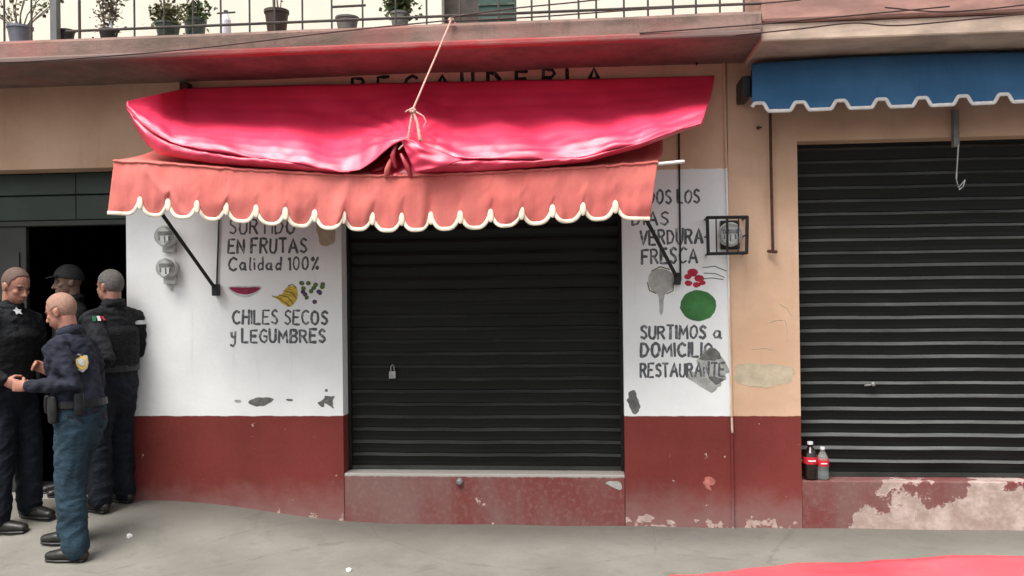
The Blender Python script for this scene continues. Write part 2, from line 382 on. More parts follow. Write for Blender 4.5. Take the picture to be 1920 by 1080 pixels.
# ================================================================== SETTING
def sheet(x0, x1, y0, y1, nx, ny, zf):
    mb = MB()
    for j in range(ny + 1):
        for i in range(nx + 1):
            x = x0 + (x1 - x0) * i / nx; y = y0 + (y1 - y0) * j / ny; mb.v.append((x, y, zf(x, y)))
    mb.f = [(j * (nx + 1) + i, j * (nx + 1) + i + 1, (j + 1) * (nx + 1) + i + 1, (j + 1) * (nx + 1) + i) for j in range(ny) for i in range(nx)]
    return mb
obj('pavement', sheet(-14, 14, -2.3, .45, 280, 40, lambda x, y: gz(x, y) + .006 * noise.noise(Vector((x * 2, y * 2, 0)))), M['pavement'], smooth=True, kind='structure')
obj('kerb', MB().box((-14, -2.46, -.3), (14, -2.3, -.018)), M['kerb'], kind='structure')
obj('road', MB().box((-400, -400, -.5), (400, -2.46, -.14)), M['road'], kind='structure')
obj('ground', MB().box((-400, .46, -.5), (400, 400, -.03)), M['road'], kind='structure')

YD = .16                                       # how deep the shutters sit
TH = .32                                       # wall thickness
XL, XR = -9.0, 9.0
x_dl = W(-140, 600).x; x_sl = W(642, 650).x; x_sr = W(1169, 650).x; x_rl = W(1499, 600).x; x_rr = W(2500, 600).x
z_door = W(120, 316).z; z_mo = 2.62; z_ro = W(1600, 262).z; z_s = W(900, 889).z; z_rs = W(1700, 903).z
ZS0, ZS1 = 3.22, 3.366; YS = -.70              # balcony slab
z0 = -.1
bld = thing('shop_building', (0, 0, 0), 'peach and white painted shop building with red base and balcony, left of the thin pipe', 'building')
nb = thing('neighbouring_shop_building', (4, 0, 0), 'peach shop building with peeling sill right of the thin pipe, under the blue awning', 'building')
def walls(name, boxes, mat, parent, label=None):
    mb = MB()
    for (xa, xb, za, zb) in boxes: mb.box((xa, 0, za), (xb, TH, zb))
    return obj(name, mb, mat, parent, label=label)
walls('wall', [(XL, x_dl, ZDADO, ZS1-.02), (x_dl, XDOOR, z_door, ZS1-.02), (XDOOR, x_sl, ZDADO, ZS1-.02), (x_sl, x_sr, z_mo, ZS1-.02), (x_sr, XJ, ZDADO, ZS1-.02)], M['facade'], bld)
for q_ in ((XL, x_dl, z0, ZDADO), (XDOOR, x_sl, z0, ZDADO), (x_sr, XJ, z0, ZDADO)): walls('dado', [q_], M['facade'], bld, 'dark red painted lower wall')
bevel(obj('sill', MB().box((x_sl + .001, .004, z0), (x_sr - .001, TH, z_s)), M['sill'], bld, label='dull red sill under the closed shutter'), .008)
walls('wall', [(XJ + .004, x_rl, ZDADO, ZS1-.02), (x_rl, x_rr, z_ro, ZS1-.02), (x_rr, XR, ZDADO, ZS1-.02)], M['facade'], nb)
for q_ in ((XJ + .004, x_rl, z0, ZDADO), (x_rr, XR, z0, ZDADO)): walls('dado', [q_], M['facade'], nb, 'dark red painted lower wall')
bevel(obj('sill', MB().box((x_rl + .001, .006, z0), (x_rr - .001, TH, z_rs)), M['sill_peeled'], nb, label='peeling pink and grey sill'), .008)
# balcony slab, lip and upper wall
XSE = W(1428, 60, YS).x
mb = MB(); n_ = 60
def slab_sheet():
    xs = [XL + (XSE - XL) * i / n_ for i in range(n_ + 1)]
    prof = [(.03, ZS0), (YS + .03, ZS0), (YS, ZS0 + .03), (YS + .004, ZS1 - .02), (YS + .02, ZS1), (.03, ZS1)]
    for i, x in enumerate(xs):
        for (y, z) in prof:
            q = noise.noise(Vector((x * 2.3, y * 3, z * 7))); mb.v.append((x, y + (.012 * q if y < -.1 else 0), z + .008 * q))
    m = len(prof)
    for i in range(n_):
        for j in range(m): a = i * m + j; b = i * m + (j + 1) % m; mb.f.append((a, b, b + m, a + m))
    mb.f.append(tuple(range(m))); mb.f.append(tuple(n_ * m + j for j in reversed(range(m))))
slab_sheet(); obj('balcony_slab', mb, M['slab'], bld)
bevel(obj('painted_lip', MB().box((XL, YS - .018, ZS0 - .012), (XSE - .002, YS + .05, ZS0 + .030)), M['lip'], bld, label='faded red strip along the slab edge'), .012)
xg0, xg1 = W(828, 20, 0).x, W(905, 20, 0).x
up = MB(); up.box((XL, 0, ZS1), (xg0, TH, 6.4)).box((xg1, 0, ZS1), (XR, TH, 6.4)).box((xg0, 0, 5.4), (xg1, TH, 6.4))
obj('upper_wall', up, M['upper'], bld, label='bright cream wall behind the balcony')
obj('balcony_door', MB().box((xg0, .12, ZS1), (xg1, .17, 5.4)), M['rail'], bld)
# neighbour slab and cornice
XC0 = W(1400, 50, -.6).x
bevel(obj('floor_band', MB().box((XSE + .003, -.685, W(1700, 34, -.66).z + .003), (XR, .02, W(1700, 32, -.66).z + .45)), M['brownslab'], nb), .02)
bevel(obj('cornice', MB().box((XSE + .004, -.66, W(1700, 68, -.66).z), (XR, .02, W(1700, 34, -.66).z)), M['cornice'], nb), .012)
# roof so that no sky leaks in
obj('roof', MB().box((XL, -.9, 6.4), (XR, 5, 6.6)), M['slab'], bld)

# shutters
def shutter(parent, xa, xb, za, zb, pitch, mat, label, ztop=None):
    r = bpy.data.objects.new('roller_shutter', MB().box((xa - .03, YD + .05, za), (xb + .03, YD + .07, zb)).mesh('backing', mat)); COL.objects.link(r); r.parent = parent
    r.location = -parent.location; r['label'] = label
    prof = [(.016, 0), (.012, pitch * .03), (.008, pitch * .3), (-.004, pitch * .66), (-.009, pitch * .72), (-.010, pitch * .75), (-.007, pitch * .79), (.015, pitch * .99)]
    s_ = MB(); nx = 14
    for i in range(nx + 1):
        x = xa + (xb - xa) * i / nx; wob = .0025 * math.sin(i * 1.7) + .002 * math.sin(i * .6 + 1)
        for (y, z) in prof: s_.v.append((x, y + wob, z + wob * .6))
    m = len(prof)
    for i in range(nx):
        for j in range(m - 1): a = i * m + j; s_.f.append((a, a + 1, a + 1 + m, a + m))
    me = s_.mesh('slat', mat, fix=False); z = za + .03; k = 0
    random.seed(int(xa * 100))
    while z < zb:
        o = bpy.data.objects.new('slat', me); COL.objects.link(o); o.parent = r; o.location = (0, YD + .002 * random.uniform(-1, 1), z)
        o.rotation_euler = (R(random.uniform(-4, 4)), 0, 0); z += pitch; k += 1
    obj('bottom_bar', MB().box((xa, YD - .012, za + .002), (xb, YD + .03, za + .03)), M['greydoor'], r)
    for x in (xa, xb):
        sx = 1 if x == xa else -1
        obj('guide_channel', MB().box((x, YD - .03, za + .002), (x + sx * .022, YD + .04, zb)), mat, r)
    return r
PIT = (W(900, 853).z * -1 + W(900, 683).z) / 7.0
s1 = shutter(bld, x_sl + .002, x_sr - .002, z_s, z_mo, PIT, M['slat'], 'closed black slatted shutter between the white painted walls')
PIT2 = (W(1700, 345).z * -1 + W(1700, 320).z)
PIT2 = (W(1600, 319).z - W(1600, 869).z) / 22.0
s2 = shutter(nb, x_rl + .002, x_rr - .002, z_rs, z_ro, PIT2, M['slat_lit'], 'closed black slatted shutter under the blue awning')
p = W(736, 704, YD - .03)
mb = MB(); mb.tube([p + Vector((-.012, 0, .03)), p + Vector((-.012, 0, .065)), p + Vector((0, 0, .08)), p + Vector((.012, 0, .065)), p + Vector((.012, 0, .03))], .004, seg=6)
mb.box(p + Vector((-.024, -.01, -.022)), p + Vector((.024, .012, .03))); bevel(obj('padlock', mb, M['steel'], s1), .005)
p = W(862, 903, -.004)
mb = MB(); mb.ball(p, (.018, .018, .02)).tube([p + Vector((0, .02, 0)), p + Vector((0, -.01, 0))], .026, seg=10); obj('lock_ring', mb, M['steel'], s1)
p = W(1636, 720, YD - .02); mb = MB(); mb.tube([p, p + Vector((.0, -.02, 0))], .016, seg=10); mb.tube([p + Vector((-.05, 0, -.01)), p + Vector((-.02, -.015, -.005))], .006, seg=6)
obj('keyhole', mb, M['steel'], s2)

# doorway at the left
YDR = .2
xa, xb = x_dl, XDOOR
dr = bpy.data.objects.new('doorway', MB().box((xa, YDR + .0, W(0, 426, YDR).z), (xb, YDR + .05, W(0, 417, YDR).z)).mesh('doorway', M['greydoor'])); COL.objects.link(dr); dr.parent = bld
dr['label'] = 'dark metal doorway with an open black entrance'
za_, zm, zb_ = W(120, 414, YDR).z, W(120, 366, YDR).z, z_door + .0
xm = W(30, 360, YDR).x; xm2 = W(142, 360, YDR).x
for (u0, u1) in ((xa, xm2), (xm2, xb)):
    for (v0, v1) in ((za_, zm), (zm, zb_)):
        bevel(obj('panel', MB().box((u0 + .0015, YDR, v0 + .005), (u1 - .0015, YDR + .04, v1 - .005)), M['greendoor'], dr), .006)
obj('frame', MB().box((xa, YDR + .03, za_), (xb, YDR + .06, zb_)).box((xa, YDR - .02, za_ - .035), (xb, YDR + .05, za_ - .001)), M['greydoor'], dr)
xj = W(50, 600, YDR).x
bevel(obj('door_leaf', MB().box((xa, YDR, .14), (xj, YDR + .045, za_ - .037)), M['greydoor'], dr), .006)
obj('door_leaf', MB().box((xa + .05, YDR - .012, .6), (xj - .05, YDR - .001, 1.0)).box((xa + .05, YDR - .012, 1.3), (xj - .05, YDR - .001, 2.0)), M['greydoor'], dr)
obj('threshold', MB().box((xa, .0, z0), (xb, TH + .3, .155)), M['kerb'], dr)
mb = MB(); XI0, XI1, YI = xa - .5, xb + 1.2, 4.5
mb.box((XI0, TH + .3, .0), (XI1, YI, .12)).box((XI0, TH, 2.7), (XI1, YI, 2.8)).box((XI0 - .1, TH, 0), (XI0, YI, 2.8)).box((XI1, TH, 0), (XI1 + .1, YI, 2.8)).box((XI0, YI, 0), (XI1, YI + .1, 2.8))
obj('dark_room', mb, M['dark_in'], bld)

# thin pipe along the joint
mb = MB(); mb.tube([W(1357, 120, -.012), W(1364, 400, -.012), W(1372, 780, -.012), W(1375, 992, -.012)], .0095, seg=8)
obj('thin_pipe', mb, M['facade'], bld)
mb = MB(); mb.tube([W(1372, 785, -.022), W(1373, 810, -.022)], (.008), seg=6); obj('paint_drip', mb, M['cornice'], bld)

# ------------------------------------------------------------------ lettering
GL = {
 'A': [[(0,0),(.42,1),(.8,0)],[(.17,.36),(.66,.36)]], 'B': [[(0,0),(0,1),(.5,.95),(.6,.76),(.45,.54),(0,.52)],[(.45,.52),(.68,.3),(.5,.03),(0,0)]],
 'C': [[(.68,.86),(.42,1),(.12,.82),(0,.5),(.12,.15),(.4,0),(.68,.14)]], 'D': [[(0,0),(0,1),(.4,.92),(.66,.55),(.45,.1),(0,0)]],
 'E': [[(.6,1),(0,1),(0,0),(.62,0)],[(0,.52),(.5,.52)]], 'F': [[(.6,1),(0,1),(0,0)],[(0,.53),(.48,.53)]],
 'G': [[(.66,.86),(.4,1),(.1,.82),(0,.45),(.14,.1),(.42,0),(.66,.14),(.66,.46),(.4,.46)]], 'H': [[(0,0),(0,1)],[(.62,0),(.62,1)],[(0,.5),(.62,.5)]],
 'I': [[(0,0),(0,1)]], 'L': [[(0,1),(0,0),(.55,0)]], 'M': [[(0,0),(.08,1),(.42,.3),(.76,1),(.86,0)]], 'N': [[(0,0),(0,1),(.62,0),(.62,1)]],
 'O': [[(.35,1),(.07,.82),(0,.5),(.08,.16),(.35,0),(.6,.16),(.7,.5),(.62,.84),(.35,1)]],
 'R': [[(0,0),(0,1),(.5,.95),(.62,.74),(.45,.52),(0,.5)],[(.3,.5),(.66,0)]], 'S': [[(.58,.86),(.34,1),(.08,.86),(.08,.66),(.5,.42),(.58,.2),(.36,0),(.02,.13)]],
 'T': [[(0,1),(.68,1)],[(.34,1),(.34,0)]], 'U': [[(0,1),(0,.25),(.15,.02),(.42,0),(.6,.22),(.62,1)]], 'V': [[(0,1),(.36,0),(.7,1)]],
 'a': [[(.42,.5),(.15,.52),(0,.28),(.12,.02),(.38,.1),(.44,.5),(.46,.0),(.55,.02)]], 'l': [[(0,1),(.02,.1),(.12,0)]], 'i': [[(0,.52),(.02,0)],[(0,.76),(.005,.8)]],
 'd': [[(.42,.5),(.14,.5),(0,.24),(.14,0),(.42,.12)],[(.42,1),(.42,0)]], '1': [[(0,.84),(.12,1),(.12,0)]], '0': [[(.25,1),(.04,.8),(0,.45),(.08,.1),(.28,0),(.46,.2),(.5,.55),(.42,.88),(.25,1)]],
 '%': [[(.55,1),(.05,0)],[(.12,.98),(.02,.85),(.14,.72),(.22,.86),(.12,.98)],[(.48,.28),(.38,.14),(.5,0),(.6,.14),(.48,.28)]],
 'y': [[(0,.75),(.05,.42),(.3,.38)],[(.42,.78),(.42,-.1),(.2,-.3),(0,-.18)]], "'": [[(0,1.18),(.14,1.34)]],
}
def lettering(text, x0, x1, yb0, yb1, cap, parent, mat, stroke=.0088, seed=1, letters=None):
    """hand-painted line; baseline (x0,yb0)-(x1,yb1), capital height in the same units as W()"""
    rnd = random.Random(seed); line = bpy.data.objects.new('painted_lettering', None); COL.objects.link(line); line.parent = parent; line.location = -parent.location
    if letters is None:
        ws = []
        for ch in text: ws.append(.42 if ch == ' ' else max(p[0] for s_ in GL[ch] for p in s_) + .3)
        tot = sum(ws) - .3; k = (x1 - x0) / tot; cx = x0; pos = []
        for ch, w_ in zip(text, ws): pos.append((ch, cx, k)); cx += w_ * k
    else: pos = [(ch, px, k_) for ch, px, k_ in letters]
    for ch, cx, k in pos:
        if ch == ' ': continue
        mb = MB(); j = rnd.uniform(-.05, .05); sh = rnd.uniform(-.04, .06); hh = cap * rnd.uniform(.94, 1.06)
        for st in GL[ch]:
            pts = []
            for (u, v) in st:
                px = cx + (u + sh * v) * k + rnd.uniform(-.4, .4); t = (px - x0) / max(1, x1 - x0)
                py = yb0 + (yb1 - yb0) * t - (v + j * .5) * hh + rnd.uniform(-.4, .4); pts.append(W(px, py, -.0006))
            q = []
            for a, b in zip(pts, pts[1:]): q += [a, (a + b) / 2]
            q.append(pts[-1]); wd = stroke * rnd.uniform(.85, 1.15)
            rads = [(wd * rnd.uniform(.85, 1.12), .0016) for _ in q]
            # width lies in the wall plane: side vector = in-plane normal of the stroke
            k0 = len(mb.v); P = []
            for i, pt in enumerate(q):
                a = q[max(0, i - 1)]; b = q[min(len(q) - 1, i + 1)]; tg = (b - a).normalized(); P.append(tg)
            seg = 6
            ext = [(q[0] - P[0] * wd * .6, (rads[0][0] * .5, .0008), P[0])] + list(zip(q, rads, P)) + [(q[-1] + P[-1] * wd * .6, (rads[-1][0] * .5, .0008), P[-1])]
            for (pt, (ra, rb), tg) in ext:
                sd_ = Vector((0, -1, 0)).cross(tg).normalized()
                for jj in range(seg):
                    an = 2 * math.pi * jj / seg; mb.v.append(tuple(pt + sd_ * (ra * math.cos(an)) + Vector((0, -1, 0)) * (rb * math.sin(an))))
            m = len(ext)
            for i in range(m - 1):
                for jj in range(seg):
                    a = k0 + i * seg + jj; b = k0 + i * seg + (jj + 1) % seg; mb.f.append((a, b, b + seg, a + seg))
            mb.f.append(tuple(k0 + jj for jj in range(seg))); mb.f.append(tuple(k0 + (m - 1) * seg + jj for jj in reversed(range(seg))))
        lo = bpy.data.objects.new('letter', mb.mesh('letter', mat)); COL.objects.link(lo); lo.parent = line
    return line
L_ = M['letters']
lettering('SURTIDO', 430, 552, 438, 438, 27, bld, M['letters_faint'], .008, 1)
lettering('EN FRUTAS', 428, 574, 475, 473, 27, bld, L_, .0088, 2)
lettering('Calidad 100%', 429, 597, 507, 505, 24, bld, L_, .0078, 3)
lettering('CHILES SECOS', 437, 613, 607, 608, 25, bld, L_, .0088, 4)
lettering('y LEGUMBRES', 433, 609, 642, 642, 24, bld, L_, .0098, 5)
lettering('TODOS LOS', 1182, 1311, 383, 380, 25, bld, L_, .0082, 6)
lettering('DIAS', 1186, 1252, 422, 421, 24, bld, L_, .0082, 7)
lettering('VERDURA', 1200, 1317, 459, 456, 27, bld, L_, .0088, 8)
lettering('FRESCA', 1204, 1307, 495, 492, 27, bld, L_, .0086, 9)
lettering('SURTIMOS', 1202, 1322, 635, 635, 24, bld, L_, .0092, 10)
lettering('a', 1338, 1352, 634, 634, 24, bld, L_, .0082, 11, letters=[('a', 1338, 26)])
lettering('DOMICILIO', 1202, 1335, 669, 668, 25, bld, L_, .0092, 12)
lettering('RESTAURANTE', 1201, 1358, 707, 705, 25, bld, L_, .0092, 13)
xs_ = [660, 708, 760, 816, 866, 914, 968, 1018, 1064, 1100]
o = lettering('', 660, 1125, 177, 158, 30, bld, M['letters_black'], .013, 14, letters=[(c, x, 34) for c, x in zip('RECAUDERIA', xs_)] + [("'", 836, 34)])
# painted fruit and damage, thin coats of paint and bare spots
def blob(pts, Y, mat, name, parent, wob=0, seed=0, d=.0015, n=28, label=None):
    """smooth-ish outline through pixel points on the wall plane"""
    poly = []; m = len(pts)
    for i in range(n):
        t = i / n * m; a = int(t); f_ = t - a; p0, p1, p2, p3 = (pts[(a + q) % m] for q in (-1, 0, 1, 2))
        c = [.5 * (2 * p1[k] + (p2[k] - p0[k]) * f_ + (2 * p0[k] - 5 * p1[k] + 4 * p2[k] - p3[k]) * f_ ** 2 + (-p0[k] + 3 * p1[k] - 3 * p2[k] + p3[k]) * f_ ** 3) for k in (0, 1)]
        q = noise.noise(Vector((c[0] * .12, c[1] * .12, seed))) * wob; poly.append(W(c[0] + q, c[1] + q * .6, Y))
    return obj(name, MB().prism(poly, (0, d, 0)), mat, parent, label=label)
def ell(cx, cy, rx, ry, n=10): return [(cx + rx * math.cos(2 * math.pi * i / n), cy + ry * math.sin(2 * math.pi * i / n)) for i in range(n)]
fr = bpy.data.objects.new('painted_fruit', None)
blob([(428, 538), (460, 536), (490, 537), (483, 549), (462, 558), (440, 552)], -.0010, M['f_rind'], 'painted_watermelon_slice', bld, .5, 1)
blob([(431, 539), (460, 539), (487, 539), (478, 548), (460, 552), (441, 548)], -.0022, M['f_melon'], 'painted_watermelon_slice', bld, .5, 2)
blob([(513, 556), (528, 552), (540, 537), (556, 540), (557, 560), (545, 575), (532, 571), (520, 561)], -.0010, M['f_yellow'], 'painted_bananas', bld, .6, 3)
for a, b, c in (((511, 555), (526, 561), (542, 573)), ((524, 553), (540, 557), (550, 570)), ((532, 545), (548, 549), (556, 560)), ((540, 536), (548, 533), (555, 539))):
    mb = MB(); mb.tube([W(*a, -.002), W(*b, -.002), W(*c, -.002)], .0035, seg=5); obj('painted_outline', mb, M['f_olive'], bld)
rg = random.Random(5)
for k, (x, y) in enumerate([(566, 531), (578, 531), (592, 534), (604, 538), (569, 541), (583, 546), (598, 547), (572, 552), (605, 533), (588, 540), (575, 558), (590, 566), (600, 549), (568, 547)]):
    blob(ell(x, y, 4.6, 4.4, 7), -.0010 - .0001 * k, M['f_grape'] if rg.random() < .55 else M['f_grapegreen'], 'painted_grape', bld, 1, k, n=10)
blob([(1216, 517), (1232, 505), (1252, 507), (1266, 520), (1262, 540), (1247, 552), (1243, 585), (1237, 588), (1234, 553), (1220, 543)], -.0010, M['f_grey'], 'painted_turnip', bld, 1, 7)
for pts in ([(1214, 530), (1218, 545), (1230, 550)], [(1262, 530), (1262, 545), (1250, 551)], [(1222, 508), (1238, 500), (1255, 505)]):
    mb = MB(); mb.tube([W(*q, -.002) for q in pts], .004, seg=5); obj('painted_outline', mb, M['f_olive'], bld)
for k, (x, y, r_) in enumerate([(1299, 511, 10), (1311, 522, 9), (1291, 531, 7), (1306, 534, 7), (1317, 530, 6), (1290, 519, 7)]):
    blob(ell(x, y, r_, r_ * .75, 8), -.0010 - .0001 * k, M['f_red'], 'painted_radish', bld, 2, k + 3, n=14)
for pts in ([(1318, 502), (1340, 499), (1362, 508)], [(1320, 512), (1342, 513), (1358, 520)], [(1318, 523), (1335, 521), (1356, 524)]):
    mb = MB(); mb.tube([W(*q, -.002) for q in pts], .0028, seg=5); obj('painted_outline', mb, M['letters_faint'], bld)
blob(ell(1309, 573, 34, 29, 12), -.0010, M['f_green'], 'painted_melon', bld, 2, 9, n=40)
DM = 'peeled_patch'
blob([(466, 755), (480, 747), (497, 745), (512, 748), (504, 758), (484, 763)], -.0010, M['patch_grey'], DM, bld, 4, 1, n=44)
blob([(598, 756), (606, 746), (617, 744), (628, 744), (622, 755), (626, 766), (612, 758), (603, 763)], -.0010, M['patch_grey'], DM, bld, 6, 2, n=50)
blob(ell(612, 732, 3, 3, 6), -.0010, M['patch_grey'], DM, bld, 2, 3, n=12)
blob(ell(543, 750, 6, 2.5, 6), -.0010, M['patch_grey'], DM, bld, 2, 4, n=14)
blob(ell(446, 752, 7, 3, 6), -.0010, M['patch_light'], DM, bld, 3, 5, n=14)
blob([(1181, 735), (1190, 732), (1195, 745), (1199, 770), (1190, 777), (1183, 768), (1178, 752)], -.0010, M['patch_grey'], DM, bld, 6, 6, n=44)
blob([(1318, 662), (1330, 652), (1344, 654), (1350, 665), (1362, 682), (1364, 705), (1352, 716), (1338, 736), (1322, 730), (1300, 716), (1286, 706), (1296, 698), (1312, 694), (1306, 676)], -.0008, M['patch_light'], DM, bld, 7, 7, n=80)
blob([(1318, 664), (1332, 652), (1344, 656), (1352, 668), (1340, 676), (1322, 676), (1310, 672)], -.0020, M['patch_grey'], DM, bld, 4, 8, n=40)
blob([(1330, 706), (1348, 708), (1358, 712), (1344, 722), (1334, 714)], -.0020, M['patch_grey'], DM, bld, 4, 9, n=30)
blob([(1382, 684), (1420, 682), (1462, 684), (1486, 690), (1484, 716), (1462, 722), (1430, 727), (1398, 722), (1379, 714)], -.0012, M['patch_sand'], DM, nb, 6, 10, n=60)
for k, (a, b) in enumerate((((1410, 655), (1452, 656)), ((1440, 605), (1468, 600)), ((1462, 570), (1484, 592)), ((1404, 724), (1440, 729)), ((1472, 600), (1476, 640)))):
    mb = MB(); mid = ((a[0] + b[0]) / 2 + 3, (a[1] + b[1]) / 2 - 3); mb.tube([W(*a, -.0005), W(*mid, -.0005), W(*b, -.0005)], .0025, seg=5); obj('crack', mb, M['patch_sand'], nb)
for k, (cx, cy, rx, ry) in enumerate([(1329, 905, 9, 12), (1213, 972, 12, 7), (1256, 980, 9, 4), (1236, 987, 14, 3), (1306, 977, 6, 3)]):
    blob(ell(cx, cy, rx, ry, 9), -.0012, M['patch_pink'] if k == 0 else M['plaster_pink'], DM, bld, 8, 20 + k, n=36)
blob([(1135, 905), (1150, 902), (1163, 905), (1163, 918), (1150, 914)], .0022, M['patch_light'], DM, bld, 3, 31, n=24)
blob([(596, 408), (622, 406), (628, 452), (600, 458)], -.0010, M['patch_sand'], DM, bld, 3, 33, n=24)

# small anchor bracket high on the wall
p = W(1307, 116, -.02); mb = MB(); mb.box(p + Vector((-.02, -.01, -.012)), p + Vector((.02, .02, .012))).tube([p + Vector((0, -.01, 0)), p + Vector((-.01, -.05, -.03))], .008, seg=6)
tag(obj('wall_hook', mb, M['rust']), 'small rusty hook in the peach wall above the right end of the pink tarp', 'hook')
p = W(1421, 240, -.0); mb = MB(); mb.tube([p, p + Vector((0, -.02, 0))], .012, seg=8); mb.tube([p + Vector((0, -.02, 0)), p + Vector((.02, -.022, 0))], .005, seg=6)
tag(obj('wall_screw', mb, M['rust']), 'rusty screw head in the peach wall just below the blue awning', 'screw')

# ================================================================== SALMON AWNING
YB = -.85
aw = thing('awning', (W(720, 320, YB).x, -.4, 2.4), 'salmon canvas awning with scalloped cream trimmed valance above the middle shutter', 'awning')
YBAR = [(205, 301), (300, 305), (450, 317), (640, 328), (760, 329), (900, 324), (1100, 313), (1235, 303)]
YBOT = [(200, 400), (262, 403), (400, 412), (600, 428), (740, 434), (900, 428), (1050, 417), (1154, 410), (1220, 411)]
CUSP = [262, 315, 369, 424, 480, 535, 590, 644, 698, 753, 808, 863, 920, 978, 1036, 1093, 1154]
def edge_y(px):
    y = interp(YBOT, px)
    if px < CUSP[0]: a = CUSP[0] - 55; b = CUSP[0]; t = (px - a) / (b - a); t = max(t, .5)
    elif px > CUSP[-1]: t = (px - CUSP[-1]) / 62.; t = min(t, .5)
    else:
        for a, b in zip(CUSP, CUSP[1:]):
            if a <= px <= b: t = (px - a) / (b - a); break
    s_ = abs(2 * t - 1); return y - 28 * (s_ ** 3.2 if s_ < .93 else .7925 + (s_ - .93) * 1.3)
def fold(px, v):
    n1 = noise.noise(Vector((px / 46., v * .9, 3))); n2 = noise.noise(Vector((px / 17., v * 1.6, 8)))
    f_ = .022 * n1 + .009 * n2 + .010 * noise.noise(Vector((px / 90. + v * 1.5, v * 2.5, 12)))
    f_ += .03 * math.exp(-((px - 652 + 22 * v) / 12.) ** 2) - .024 * math.exp(-((px - 812 + 10 * v) / 9.) ** 2)
    f_ += .012 * math.exp(-((px - 255 - 95 * v) / 10.) ** 2)
    return f_ * (.25 + .9 * v) + .006 * noise.noise(Vector((px / 7., v * 3, 21))) * max(0, 1 - v * 5) + .0016 * noise.noise(Vector((px / 13. + v * 4, v * 5, 31)))
x0v, x1v = 214, 1233; nseg = 17 * 14
def val(u, v):
    pb = 202 + (1219 - 202) * u; pt = x0v + (x1v - x0v) * u; px = pt + (pb - pt) * v
    yt = interp(YBAR, pt); yb = edge_y(pb) - 1; py = yt + (yb - yt) * v
    if v < .1: py += 1.8 * noise.noise(Vector((px / 14., 0, 0)))
    return W(px, py, YB - .012 - fold(px, v) - .012 * math.sin(v * 3.1))
va = link('valance', grid(val, 420, 26, 'valance', M['salmon']), aw); solid(va, .003)
mb = MB(); mb.tube([val(i / 140, .012) + Vector((0, -.004, .004 * noise.noise(Vector((i * .4, 0, 0))))) for i in range(141)], [.0085 + .003 * noise.noise(Vector((i * .35, 5, 0))) for i in range(141)], seg=8); obj('hem', mb, M['salmon'], va, smooth=True)
mb = MB(); pts = []
for i in range(0, 421): pts.append(val(i / 420, 1) + Vector((0, -.003, 0)))
mb.tube(pts, [(.0155, .0045)] * len(pts), side=None, seg=6)
# rebuild with the wide axis in the valance plane
mb = MB(); seg = 8; n = len(pts)
for i, pt in enumerate(pts):
    a = pts[max(0, i - 2)]; b = pts[min(n - 1, i + 2)]; tg = (b - a).normalized(); sd_ = Vector((0, -1, 0)).cross(tg).normalized()
    for j in range(seg):
        an = 2 * math.pi * j / seg; mb.v.append(tuple(pt + sd_ * (.0125 * math.cos(an)) + Vector((0, -1, 0)) * (.0045 * math.sin(an))))
for i in range(n - 1):
    for j in range(seg): a = i * seg + j; b = i * seg + (j + 1) % seg; mb.f.append((a, b, b + seg, a + seg))
mb.f.append(tuple(range(seg))); mb.f.append(tuple((n - 1) * seg + j for j in reversed(range(seg))))
obj('trim', mb, M['cream'], va, smooth=True)
# cream filled cusps
for cx in CUSP:
    py = edge_y(cx); pc = W(cx, py, YB - .018 - fold(cx, 1) - .004)
    mb = MB(); mb.ball(pc + Vector((0, 0, -.008)), (.020, .0055, .042), nu=10, nv=7); obj('trim', mb, M['cream'], va, smooth=True)
# canopy from wall roller to front bar
def can(u, v):
    px_f = x0v + (x1v - x0v) * u; f_ = W(px_f, interp(YBAR, px_f), YB - .01)
    pw = W(335 + (1240 - 335) * u, 252 - 14 * u, -.06); q = pw.lerp(f_, v)
    q.z -= .05 * math.sin(v * math.pi) * (1 if 0.03 < u < .97 else .8) - .004 * noise.noise(Vector((u * 30, v * 3, 1)))
    if v < .95 and u > .99: q.x += .02 * math.sin(v * math.pi)
    return q
cn = link('canopy', grid(can, 120, 20, 'canopy', M['salmon']), aw); solid(cn, .003)
bl, br = W(216, 308, YB), W(1281, 303, YB)
mb = MB(); N_ = 20
mb.tube([W(x, interp(YBAR, x) + 5, YB + .012) for x in range(216, 1232, 40)] + [W(1281, 303, YB + .012)], .011, seg=8)
obj('front_bar', mb, M['whitemetal'], aw, smooth=True)
mb = MB(); mb.tube([W(333, 256, -.06), W(1262, 240, -.06)], .03, seg=12); obj('roller_tube', mb, M['steel'], aw, smooth=True)
for px, py in ((347, 163), (1262, 228)):
    p = W(px, py, -.06); bevel(obj('bracket', MB().box(p + Vector((-.03, -.03, -.30 if px < 900 else -.08)), p + Vector((.03, .055, .03))), M['rust'], aw), .006)
for (a, b) in ((W(405, 543, -.035), W(240, 312, YB + .03)), (W(1270, 522, -.035), W(1162, 318, YB + .03))):
    mb = MB(); mb.tube([a, b], .0135, seg=8); ar = obj('arm', mb, M['iron'], aw)
    mb = MB(); mb.box(a + Vector((-.022, -.03, -.045)), a + Vector((.022, .03, .04))); bevel(obj('hinge', mb, M['iron'], ar), .006)
for pts in ([W(411, 400, -.012), W(406, 545, -.012)], [W(1272, 160, -.012), W(1276, 525, -.012)]):
    mb = MB(); mb.tube([Vector((pts[0].x, -.012, 3.0)), pts[0], pts[1]], (.0075, .012) if False else .0065, seg=6); obj('wall_rail', mb, M['iron'], aw)
mb = MB(); c0 = W(775, 330, YB - .035)

